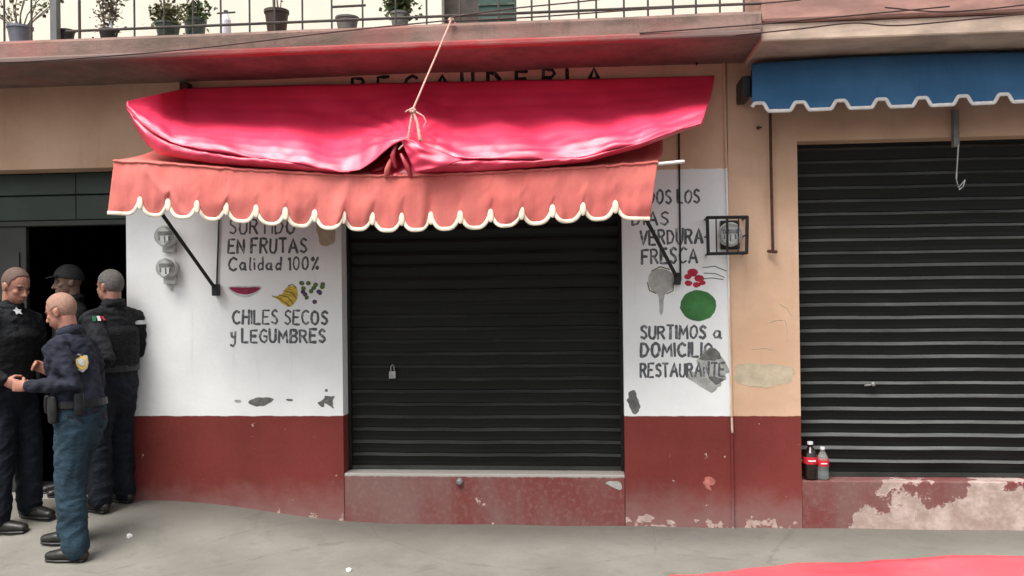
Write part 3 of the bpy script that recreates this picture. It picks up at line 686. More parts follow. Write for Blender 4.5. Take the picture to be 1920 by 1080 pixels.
# ================================================================== PINK TARP
YT = [(238, 190), (345, 166), (450, 162), (600, 159), (900, 152), (1100, 148), (1340, 142)]
YBt = [(238, 204), (262, 228), (285, 248), (320, 266), (370, 280), (450, 293), (520, 298), (560, 307), (600, 318), (640, 322), (675, 318), (705, 300), (735, 274), (765, 258), (788, 268), (815, 290), (845, 299), (900, 298), (1000, 300), (1100, 294), (1200, 268), (1280, 240), (1318, 231)]
GV = [(0, 0), (.1, .17), (.2, .32), (.3, .44), (.4, .53), (.5, .60), (.6, .67), (.7, .745), (.8, .83), (.9, .92), (1, 1)]; YV = [(0, 0), (.1, .05), (.2, .13), (.3, .25), (.4, .40), (.5, .56), (.6, .71), (.7, .83), (.8, .915), (.9, .97), (1, 1.0)]
def tarp(u, v):
    xt = 238 + (1340 - 238) * u; xb = 238 + (1316 - 238) * u
    px = xt + (xb - xt) * v; yt = interp(YT, xt); yb = interp(YBt, xb)
    yback = interp([(238, -.72), (300, -.45), (350, -.10), (420, -.045), (1400, -.045)], xt)
    yfront = interp([(238, -.74), (300, -.86), (380, -.90), (760, -.92), (1200, -.92), (1320, -.78)], xb)
    py = yt + (yb - yt) * interp(GV, v); Y = yback + (yfront - yback) * interp(YV, v)
    q = W(px, py, Y)
    d = Vector((px - 765, (py - 258) * 2.2)); ang = math.atan2(d.y, d.x); r = d.length
    wr = .009 * math.sin(ang * 13 + 2 * noise.noise(Vector((r / 90, ang, 0)))) * math.exp(-r / 190) * sstep(8, 60, r)
    wr += .034 * noise.noise(Vector((px / 80. - v * 1.9, v * 1.2 + px / 300, 2))) * math.sin(min(1, v * 1.6) * 1.57)
    wr += .012 * noise.noise(Vector((px / 34. + v * 3, v * 5, 5))) * v
    if px < 420: wr += .020 * math.sin((px - 238) / 17. - v * 9 + 2 * noise.noise(Vector((px / 30., v * 2, 4)))) * math.exp(-(px - 238) / 70.) * v
    if px > 930: wr += .016 * noise.noise(Vector((px / 70. - v * 4, v * 9 + px / 120, 9))) * sstep(930, 1000, px) * sstep(.5, .8, v)
    q += Vector((0, -.6, .8)) * wr * (0.3 if v > .985 else 1); return q
tp = link('tarpaulin', grid(tarp, 300, 60, 'tarpaulin', M['tarp']), None, label='pink red vinyl tarp lying over the salmon awning, its front lifted by a rope', cat='tarp'); solid(tp, .004)
# turned-under hem: two bands below the front edge
LO_L = [(240, 206), (252, 236), (275, 270), (300, 290), (400, 306), (500, 314), (600, 322), (650, 326)]
LO_R = [(795, 325), (860, 324), (930, 320), (1000, 314), (1100, 304), (1200, 277), (1270, 250), (1318, 233)]
def band(lo, xa, xb, sd):
    def fn(u, v):
        px = xa + (xb - xa) * u; yt = interp(YBt, px) - 5; yb = max(interp(lo, px), yt + 2); py = yt + (yb - yt) * v
        yf = interp([(238, -.74), (300, -.86), (380, -.90), (760, -.92), (1200, -.92), (1320, -.78)], px)
        Y = yf + .055 - .060 * math.sin(v * math.pi) * min(1, (yb - yt) / 14) + .01 * v
        Y += .022 * noise.noise(Vector((px / 42., v * 2.2 + px / 90., sd))) * math.sin(v * 3.14) + .008 * noise.noise(Vector((px / 15., v * 3, sd + 4)))
        return W(px, py, Y)
    return fn
for lo, xa, xb, sd_ in ((LO_L, 241, 655, 1), (LO_R, 792, 1317, 6)):
    h = link('folded_hem', grid(band(lo, xa, xb, sd_), 160, 14, 'folded_hem', M['tarp']), tp); solid(h, .004)
# flap hanging from the lifted point and the dark pocket under it
def flap(u, v):
    a = Vector((764, 259)).lerp(Vector((868, 300)), v); b = Vector((752, 263)).lerp(Vector((778, 322)), v); c = a.lerp(b, u)
    Y = -.95 - .03 * math.sin(u * 3.1) + .02 * noise.noise(Vector((u * 3, v * 4, 2))); return W(c.x, c.y + 3 * math.sin(u * 3.14) * v, Y)
solid(link('flap', grid(flap, 20, 24, 'flap', M['tarp']), tp), .004)
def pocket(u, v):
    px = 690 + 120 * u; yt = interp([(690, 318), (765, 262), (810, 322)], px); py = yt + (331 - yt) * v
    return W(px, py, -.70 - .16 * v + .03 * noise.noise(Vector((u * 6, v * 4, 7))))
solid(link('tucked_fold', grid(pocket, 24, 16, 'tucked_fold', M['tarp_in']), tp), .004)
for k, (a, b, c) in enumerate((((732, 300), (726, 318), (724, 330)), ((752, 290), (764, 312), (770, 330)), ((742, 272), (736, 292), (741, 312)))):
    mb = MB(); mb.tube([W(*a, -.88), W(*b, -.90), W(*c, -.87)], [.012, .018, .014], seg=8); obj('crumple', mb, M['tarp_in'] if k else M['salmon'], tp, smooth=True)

# rope
def helix_rope(mb, pts, r):
    mb.tube(pts, r, seg=7)
rp = thing('rope', W(773, 208, -.9), 'thin pinkish rope tied from the pink tarp up to the balcony rail', 'rope')
mb = MB(); P = [W(765, 262, -.95), W(769, 235, -.945), W(774, 206, -.935), W(800, 145, -.85), W(824, 90, -.77), W(845, 40, -.735)]
mb.tube(P, [.0068, .0068, .0068, .006, .006, .006], seg=7); mb.tube([W(748, 280, -.95), W(765, 262, -.955), W(790, 290, -.97)], .005, seg=6); obj('strand', mb, M['rope'], rp, smooth=True)
k0 = W(774, 206, -.94); mb = MB()
for i in range(5):
    an = i * 1.3; mb.ball(k0 + Vector((.010 * math.cos(an), -.006, .009 * math.sin(an) - .004)), (.014, .012, .010), nu=8, nv=6)
mb.tube([k0, k0 + Vector((-.03, -.01, -.004)), k0 + Vector((-.045, -.01, -.014))], [.006, .005, .003], seg=6)
obj('knot', mb, M['rope'], rp, smooth=True)
mb = MB(); mb.tube([k0, W(783, 232, -.95), W(786, 252, -.955), W(788, 262, -.955)], [.007, .009, .011, .013], seg=7)
mb.tube([k0, W(794, 218, -.95), W(799, 228, -.95), W(794, 238, -.95)], [.005, .0045, .004, .003], seg=6); obj('loose_end', mb, M['rope'], rp, smooth=True)
kt = W(846, 38, -.72); mb = MB(); mb.ball(kt, (.022, .018, .018)); mb.tube([kt, kt + Vector((.03, -.01, -.02))], [.006, .004], seg=6); obj('knot', mb, M['rope'], rp, smooth=True)

# ================================================================== BLUE AWNING
Y2 = -.34
ba = thing('awning', W(1700, 150, Y2), 'rolled up blue canvas awning with stepped grey edging above the right shutter', 'awning')
BT = [(1400, 121), (1440, 117), (1600, 107), (1750, 101), (1930, 98), (2300, 88)]; BB = [(1400, 209), (1470, 208), (1600, 203), (1750, 198), (1930, 190), (2300, 175)]
CB = [1423 + 76.4 * i for i in range(12)]
def bedge(px):
    y = interp(BB, px); m = min(abs(px - c) for c in CB); return y - 15 * (1 - sstep(7, 19, m))
def bval(u, v):
    px = 1410 + 800 * u; yt = interp(BT, px); yb = bedge(px); py = yt + (yb - yt) * v
    bulge = .05 * math.sin(min(1, v * 1.2) * 3.14 * .6)
    return W(px, py, Y2 - bulge + .010 * noise.noise(Vector((px / 60., v, 3))) + .012 * (1 - v))
bv = link('valance', grid(bval, 420, 16, 'valance', M['blue']), ba); solid(bv, .004)
mb = MB(); seg = 8; pts = [bval(i / 420, 1) + Vector((0, -.004, 0)) for i in range(421)]; n = len(pts)
for i, pt in enumerate(pts):
    a = pts[max(0, i - 2)]; b = pts[min(n - 1, i + 2)]; tg = (b - a).normalized(); sd_ = Vector((0, -1, 0)).cross(tg).normalized()
    for j in range(seg):
        an = 2 * math.pi * j / seg; mb.v.append(tuple(pt + sd_ * (.0125 * math.cos(an)) + Vector((0, -1, 0)) * (.005 * math.sin(an))))
for i in range(n - 1):
    for j in range(seg): a = i * seg + j; b = i * seg + (j + 1) % seg; mb.f.append((a, b, b + seg, a + seg))
mb.f.append(tuple(range(seg))); mb.f.append(tuple((n - 1) * seg + j for j in reversed(range(seg))))
obj('trim', mb, M['greytape'], bv, smooth=True)
mb = MB(); zc = W(1700, 150, -.17).z; xa_, xb_ = W(1412, 150, -.17).x, W(2200, 150, -.17).x
mb.tube([Vector((xa_, -.17, zc + .02)), Vector((xb_, -.17, zc + .02))], .12, seg=20, cap=False); obj('fabric_roll', mb, M['blue'], ba, smooth=True)
p = W(1397, 166, -.2); bevel(obj('bracket', MB().box(p + Vector((-.03, -.07, -.07)), p + Vector((.03, .195, .07))), M['iron'], ba), .008)
mb = MB(); mb.tube([W(1444, 212, -.05), W(1446, 330, -.05), W(1449, 470, -.05)], .010, seg=8); mb.tube([W(1441, 471, -.03), W(1455, 472, -.06)], .012, seg=6)
obj('drop_arm', mb, M['rust'], ba)
p = W(1795, 250, -.06); q = W(1794, 274, -.06)
obj('winder_eye', MB().box(Vector((p.x - .018, -.05, q.z)), Vector((p.x + .018, -.002, W(1795, 205, -.06).z))), M['pot_grey'], ba)
mb = MB(); mb.tube([W(1797, 272, -.05), W(1794, 318, -.05), W(1793, 335, -.05)], .006, seg=6); mb.tube([W(1809, 338, -.05), W(1806, 350, -.05), W(1799, 355, -.06)], .006, seg=6)
mb.tube([W(1793, 335, -.05), W(1797, 352, -.05), W(1809, 338, -.05)], .005, seg=6); obj('winder_rod', mb, M['steel'], ba)

# ================================================================== METERS
def meter(px, py, r, Yb, label, group=None, cage=False):
    c = W(px, py, 0); t = thing('electric_meter', c, label, 'meter', group); ax = Vector((0, -1, 0))
    mb = MB(); mb.lathe(c + Vector((0, -.001, 0)), [(r * .8, 0), (r * .8, .05), (r, .055), (r * 1.02, .075), (r * .93, .085)], 24, ax); obj('housing', mb, M['meterbody'], t)
    mb = MB(); mb.lathe(c + Vector((0, -.086, 0)), [(r * .86, 0), (r * .86, .004)], 24, ax); f_ = obj('dial', mb, M['meterface'], t)
    mb = MB(); mb.box(c + Vector((-r * .55, -.0935, r * .05)), c + Vector((r * .55, -.0905, r * .38))).box(c + Vector((-r * .5, -.0935, -r * .35)), c + Vector((-r * .4, -.0905, 0))).box(c + Vector((-r * .05, -.0935, -r * .5)), c + Vector((r * .05, -.0905, -.0)))
    mb.box(c + Vector((r * .3, -.0935, -r * .35)), c + Vector((r * .42, -.0905, 0))); obj('register', mb, M['iron'], f_)
    mb = MB(); mb.lathe(c + Vector((0, -.0945, 0)), [(r * .9, -.004), (r * .88, .02), (r * .7, .045), (r * .3, .055), (.002, .056)], 24, ax); obj('glass_dome', mb, M['glass'], t, smooth=True)
    return t, c
g_ = 'electric meters side by side on the left white wall'
t1, c1 = meter(320, 444, .079, 0, 'upper round grey electric meter behind the awning arm on the left white wall')
t2, c2 = meter(322, 503, .076, 0, 'lower round grey electric meter on the left white wall')
for t, c in ((t1, c1), (t2, c2)):
    mb = MB(); mb.box(c + Vector((-.045, -.045, -.115)), c + Vector((.045, 0, -.06))); bevel(obj('terminal_box', mb, M['meterbody'], t), .006)
mb = MB(); mb.tube([c2 + Vector((0, -.012, -.115)), c2 + Vector((0, -.012, -.15))], .010, seg=8); obj('conduit', mb, M['meterbody'], t2)
t3, c3 = meter(1366, 441, .083, 0, 'electric meter inside the square cage on the wall joint')
bevel(obj('terminal_box', MB().box(c3 + Vector((-.06, -.04, -.10)), c3 + Vector((.07, 0, .10))), M['iron'], t3), .006)
cg = thing('meter_cage', c3, 'square black iron cage of bars around the meter on the wall joint', 'cage'); Yc = -.17
fa = [W(1326, 408, Yc), W(1401, 407, Yc), W(1400, 474, Yc), W(1328, 476, Yc)]
for i in range(4):
    mb = MB(); a, b = fa[i], fa[(i + 1) % 4]; mb.tube([a, b], .0115, seg=6); obj('frame_bar', mb, M['iron'], cg)
    mb = MB(); mb.tube([a, Vector((a.x + (c3.x - a.x) * .04, 0, a.z))], .009, seg=6); obj('side_bar', mb, M['iron'], cg)
for fx in (.22, .5, .78):
    mb = MB(); mb.tube([fa[0].lerp(fa[1], fx), fa[3].lerp(fa[2], fx)], .0048 if fx != .5 else .008, seg=6); obj('bar', mb, M['iron'], cg)
for fz in (.5,):
    for (i, j) in ((0, 3), (1, 2)):
        a = fa[i].lerp(fa[j], fz); mb = MB(); mb.tube([a, Vector((a.x, 0, a.z))], .006, seg=6); obj('side_bar', mb, M['iron'], cg)

# ================================================================== BALCONY RAILING
YR = YS + .035
rl = thing('balcony_railing', (-1, YR, ZS1), 'thin brown metal railing with plants along the balcony edge', 'railing')
zr = ZS1 + .055; ztop = ZS1 + .95
def bar(a, b, r, name='bar', mat='rail', seg=6):
    mb = MB(); mb.tube([a, b], r, seg=seg); return obj(name, mb, M[mat], rl)
bar(Vector((W(125, 80, YR).x, YR, zr)), Vector((XSE, YR, zr)), .009, 'bottom_rail'); bar(Vector((XL, YR, ztop)), Vector((XSE, YR, ztop)), .016, 'top_rail')
bar(Vector((W(125, 80, YR).x, YR, zr + .45)), Vector((XSE, YR, zr + .45)), .009, 'middle_rail')
for px in (-40, 8, 59, 149, 252, 308, 362, 414, 468, 515, 567, 622, 680, 742, 800, 862, 935, 997, 1030, 1085, 1118, 1170, 1215, 1262, 1305, 1350, 1395):
    x = W(px, 30, YR).x; bar(Vector((x, YR, ZS1 - .005)), Vector((x, YR, ztop)), .0068 if px not in (149,) else .010)
x = W(103, 40, YR).x; obj('post', MB().box((x - .022, YR - .02, ZS1 - .005), (x + .022, YR + .03, ztop)), M['greypost'], rl)
for (a, b, r_) in ((408, 440, .006), (624, 684, .008)):
    bar(W(a, 25 if a == 408 else 13, YR), W(b, 23 if a == 408 else 10, YR), r_, 'cross_bar')

# pots
def leaves(c, rx, rz, n, size, mat, seed, stems=6):
    rnd = random.Random(seed); mb = MB(); c = Vector(c)
    for i in range(n):
        d = Vector((rnd.gauss(0, .5), rnd.gauss(0, .5), rnd.gauss(0, .5))); p = c + Vector((d.x * rx, d.y * rx * .8, d.z * rz + rz * .1))
        a = Vector((rnd.uniform(-1, 1), rnd.uniform(-1, 1), rnd.uniform(-.6, 1))).normalized(); b = a.orthogonal().normalized(); b = Matrix.Rotation(rnd.uniform(0, 6.28), 3, a) @ b
        l_ = size * rnd.uniform(.6, 1.3); w_ = l_ * .32; k = len(mb.v)
        for (u, v) in ((0, 0), (.45, 1), (1, 0), (.45, -1)): mb.v.append(tuple(p + a * (u * l_) + b * (v * w_)))
        mb.f.append((k, k + 1, k + 2, k + 3))
    return mb
def pot(px, py0, py1, wpx, mat, label, foliage=None, dish=True, Y=None, square=False):
    Y = Y or (YS + .13); top = W(px, py0, Y); bot = W(px, py1, Y); h = top.z - (ZS1 + .001); base = Vector((bot.x, Y, ZS1 + .001)); sc = 1700 / (6.4 + Y); r = wpx / 2 / sc
    t = thing('potted_plant' if foliage else 'plant_pot', base, label, 'potted plant' if foliage else 'plant pot', 'plant pots along the balcony edge')
    mb = MB(); mb.lathe(base, [(r * .70, 0), (r * .72, .004), (r * .92, h * .86), (r * .93, h * .87), (r * 1.0, h * .875), (r * 1.0, h), (r * .9, h), (r * .86, h * .88), (r * .1, h * .85)], 20); obj('pot', mb, mat, t)
    mb = MB(); mb.lathe(base + Vector((0, 0, h * .87)), [(r * .86, 0), (r * .8, .006), (.01, .012)], 14); obj('soil', mb, M['soil'], t)
    if dish:
        mb = MB(); mb.lathe(base, [(r * .8, 0), (r * .92, .014), (r * .9, .014), (r * .76, .004)], 18); obj('saucer', mb, mat, t)
    if foliage: foliage(t, base + Vector((0, 0, h)), r)
    return t
def fol(mat, rx, rz, dz, n, size, seed, stem=0.0, wild=0):
    def f_(t, top, r):
        rnd = random.Random(seed); mb = leaves(top + Vector((0, 0, dz)), rx, rz, n, size, mat, seed)
        obj('foliage', mb, mat, t)
        st = MB()
        for i in range(7):
            a = rnd.uniform(0, 6.28); e = top + Vector((math.cos(a) * rx * .8, math.sin(a) * rx * .5, dz + rz * rnd.uniform(.2, 1)))
            b = top + Vector((math.cos(a) * r * .3, math.sin(a) * r * .3, -.01)); m = (b + e) / 2 + Vector((rnd.uniform(-.02, .02), 0, .02)); st.tube([b, m, e], [.004, .003, .0015], seg=5, cap=False)
        obj('stem', st, M['leaf_dry'], t)
    return f_
def dryfol(t, top, r):
    rnd = random.Random(4); st = MB(); lv = MB()
    for i in range(13):
        a = -1.4 + 2.8 * i / 12; L = rnd.uniform(.22, .46); b = top + Vector((math.sin(a) * r * .5, 0, -.02)); pts = [b]; d = Vector((math.sin(a) * .8, rnd.uniform(-.3, .3), 1)).normalized()
        for k in range(4): d = (d + Vector((rnd.uniform(-.35, .35), rnd.uniform(-.2, .2), rnd.uniform(-.1, .1)))).normalized(); pts.append(pts[-1] + d * L / 4)
        st.tube(pts, [.005, .0045, .0035, .0025, .0015], seg=5, cap=False)
        for q in pts[2:]:
            for _ in range(5):
                aa = Vector((rnd.uniform(-1, 1), rnd.uniform(-1, 1), rnd.uniform(-1, 1))).normalized(); bb = aa.orthogonal().normalized(); k = len(lv.v); q2 = q + aa * .01
                for (u, v) in ((0, 0), (.5, 1), (1, 0), (.5, -1)): lv.v.append(tuple(q2 + aa * (u * .035) + bb * (v * .009)))
                lv.f.append((k, k + 1, k + 2, k + 3))
    obj('stem', st, M['leaf_dry'], t); obj('foliage', lv, M['leaf_olive'], t)
pot(38, 50, 93, 50, M['pot_blue'], 'blue grey bucket with dry spindly branches at the left end of the balcony', dryfol, dish=False)
pot(125, 57, 88, 33, M['pot_dark'], 'small black empty pot just right of the thick grey railing post', None, dish=False)
pot(204, 56, 84, 38, M['pot_dark'], 'dark rimmed pot with a tall bushy trailing plant and white bottle beside it', fol(M['leaf_dry'], .09, .22, .16, 520, .030, 3))
pot(315, 44, 77, 50, M['pot_green'], 'squat grey green pot with low sprouting greenery', fol(M['leaf_olive'], .11, .08, .05, 420, .032, 5))
pot(366, 36, 62, 44, M['pot_green'], 'green bowl pot with small leafy plant set back behind the rail', fol(M['leaf'], .09, .08, .045, 380, .032, 6), dish=False, Y=YS + .32)
pot(519, 20, 61, 48, M['pot_brown'], 'large brown tapering pot with a bare thin stem', fol(M['leaf_dry'], .04, .12, .1, 14, .02, 8))
pot(651, 33, 52, 46, M['pot_grey'], 'shallow grey bowl on the balcony edge behind the cross bar', None)
pot(750, 24, 49, 38, M['pot_grey'], 'grey pot with a dense yellow green plant left of the balcony doorway', fol(M['leaf'], .09, .11, .06, 520, .042, 10))
# white bottles on the balcony
def jug(px, py0, py1, r, label, mat):
    Y = YS + .12; base = Vector((W(px, py1, Y).x, Y, ZS1 + .001)); h = W(px, py0, Y).z - base.z; t = thing('plastic_bottle', base, label, 'bottle')
    mb = MB(); mb.lathe(base, [(r * .8, 0), (r, .01), (r, h * .62), (r * .5, h * .85), (r * .38, h * .88), (r * .38, h * .93)], 16); obj('body', mb, mat, t, smooth=False)
    mb = MB(); mb.lathe(base + Vector((0, 0, h * .93)), [(r * .45, 0), (r * .45, h * .07)], 12); obj('cap', mb, M['pot_dark'], t)
jug(424, 20, 68, .032, 'white plastic bottle with dark cap standing on the balcony edge', M['whiteplastic'])
jug(208, 36, 84, .014, 'narrow white bottle standing against the trailing plant pot', M['whiteplastic'])
# green crate in front of the balcony doorway
Y = YS + .22; a = W(900, 40, Y); b = W(966, 40, Y); mb = MB()
mb.box((a.x, Y - .06, ZS1 + .001), (b.x, Y + .12, ZS1 + .32)); cr = thing('crate', (a.x, Y, ZS1), 'dark green plastic crate on the balcony beside the dark doorway', 'crate'); bevel(obj('body', mb, M['greencloth'], cr), .01)
for k in range(3):
    obj('rib', MB().box((a.x - .004, Y - .068, ZS1 + .06 + .09 * k), (b.x + .004, Y - .061, ZS1 + .075 + .09 * k)), M['pot_green'], cr)
# overhead cables
def cable(pts, Y, label, r=.0045):
    P = [W(x, y, Y) for x, y in pts]; Q = []
    for i in range(len(P) - 1):
        p0, p1, p2, p3 = P[max(0, i - 1)], P[i], P[i + 1], P[min(len(P) - 1, i + 2)]
        for k in range(6):
            f_ = k / 6; Q.append(.5 * ((2 * p1) + (p2 - p0) * f_ + (2 * p0 - 5 * p1 + 4 * p2 - p3) * f_ ** 2 + (-p0 + 3 * p1 - 3 * p2 + p3) * f_ ** 3))
    Q.append(P[-1]); mb = MB(); mb.tube(Q, r, seg=6); return tag(obj('cable', mb, M['cable'], smooth=True), label, 'cable', 'cables strung along the balcony')
cable([(-60, 117), (60, 115), (280, 99), (430, 84), (560, 68), (700, 52), (845, 38)], YS - .03, 'dark cable sagging along the slab left of the rope')
cable([(845, 40), (1000, 32), (1200, 18), (1400, 8), (1500, 0)], YS - .03, 'dark cable running right from the rope knot below the rail')
cable([(845, 32), (960, 16), (1080, 4), (1180, -8)], YS - .04, 'dark cable rising steeply right from the rope knot')
cable([(1200, 62), (1380, 49), (1500, 38), (1640, 25), (1780, 12)], YS - .02, 'upper thin cable crossing above the cream cornice')
cable([(1380, 66), (1500, 54), (1600, 43), (1680, 48), (1800, 38), (1960, 22)], YS - .02, 'lower sagging cable across the cream cornice')
cable([(1660, 14), (1760, 22), (1850, 17), (1960, 4)], YS - .02, 'sagging cable at the top right corner')

# ================================================================== BOTTLES ON THE SILL
def soda(px, py0, py1, w_px, liquid, label):
    Y = .05; b = W(px, py1, Y); base = Vector((b.x, Y, z_rs + .001)); h = W(px, py0, Y).z - base.z; r = w_px / 2 / (1700 / 6.45)
    t = thing('soda_bottle', base, label, 'bottle')
    mb = MB(); mb.lathe(base, [(r * .7, 0), (r * .95, .012), (r, .03), (r * .9, h * .28), (r, h * .42), (r, h * .60), (r * .8, h * .72), (r * .38, h * .86), (r * .34, h * .93)], 18); obj('body', mb, liquid, t, smooth=False)
    mb = MB(); mb.lathe(base + Vector((0, 0, h * .43)), [(r * 1.02, 0), (r * 1.03, h * .18)], 18); obj('label_wrap', mb, M['redlabel'], t)
    mb = MB(); mb.box(base + Vector((-r * .5, -r * 1.06, h * .50)), base + Vector((r * .5, -r * .8, h * .535))); obj('white_stripe', mb, M['whiteplastic'], t)
    mb = MB(); mb.lathe(base + Vector((0, 0, h * .93)), [(r * .4, 0), (r * .4, h * .07)], 12); obj('cap', mb, M['whiteplastic'], t)
soda(1520, 828, 899, 26, M['cola'], 'full dark soda bottle with red label in the corner of the right shutter sill')
soda(1543, 838, 899, 22, M['pet'], 'empty clear soda bottle with red label beside the full one')
# litter
for k, (px, py, lb) in enumerate(((243, 1006, 'tiny white scrap of paper on the pavement by the officer'), (655, 1071, 'pale bit of litter at the bottom edge of the pavement'))):
    g = G(px, py); mb = MB(); rnd = random.Random(k); ring = []
    for i in range(9): an = i / 9 * 6.28; ring.append(g + Vector((math.cos(an) * .019 * rnd.uniform(.6, 1.2), math.sin(an) * .019 * rnd.uniform(.6, 1.2), .006 + .012 * rnd.random())))
    c = g + Vector((0, 0, .022)); kk = len(mb.v); mb.v += [tuple(q) for q in ring] + [tuple(c)] + [tuple(Vector((q.x, q.y, gz(q.x, q.y) + .001))) for q in ring]
    for i in range(9): j = (i + 1) % 9; mb.f += [(i, j, 9), (10 + i, 10 + j, j, i)]
    mb.f.append(tuple(10 + i for i in reversed(range(9)))); tag(obj('paper_scrap', mb, M['paper']), lb, 'litter')

# ================================================================== FOREGROUND STALL COVER
YF = -3.9
tb = thing('stall_table', (2.0, YF - .3, -.14), 'low market table hidden under the coral red sheet in the foreground', 'table')
Ztab = W(1700, 1062, YF).z - .02
xt0, xt1 = W(1330, 1075, YF).x, 2.9
obj('tabletop', MB().box((xt0 + .08, YF - .75, Ztab - .03), (xt1, YF - .02, Ztab - .004)), M['pot_brown'], tb)
for x in (xt0 + .12, xt1 - .05):
    for y in (YF - .7, YF - .1): obj('leg', MB().box((x - .02, y - .02, -.14), (x + .02, y + .02, Ztab - .031)), M['iron'], tb)
def cover(u, v):
    # rows run from the street side over the top to the shop side
    s_ = v * 5 - 2; px = 1255 + (3100 - 1255) * u
    ztop_ = W(px, interp([(1255, 1086), (1330, 1078), (1420, 1069), (1500, 1060), (1650, 1053), (1800, 1051), (3100, 1046)], px), YF).z
    x = W(px, 1060, YF).x; yy = YF - .78 + .78 * max(0, min(1, (v - .25) / .5)); z = ztop_ + .006
    wr = .022 * noise.noise(Vector((x * 3.2, yy * 4, 1))) + .008 * noise.noise(Vector((x * 14, yy * 15, 1)))
    if v < .25: q = Vector((x, yy - .03 - .04 * noise.noise(Vector((x * 5, 0, 2))), z - (.25 - v) * 1.6))
    elif v > .75: q = Vector((x, yy + .02 + .035 * abs(noise.noise(Vector((x * 6, v, 3)))), z - (v - .75) * 1.6))
    else: q = Vector((x, yy, z + wr * (1 if .3 < v < .68 else .5)))
    return q
M['coral'] = vinyl('coral_red_vinyl', (.66, .045, .07), (.80, .085, .11), .45)
cv = link('tarpaulin', grid(cover, 120, 60, 'tarpaulin', M['coral']), None, label='coral red sheet spread in the bottom right foreground', cat='tarp'); solid(cv, .004)
for ch in list(tb.children): ch.parent = cv; ch.location = (0, 0, 0)
bpy.data.objects.remove(tb)

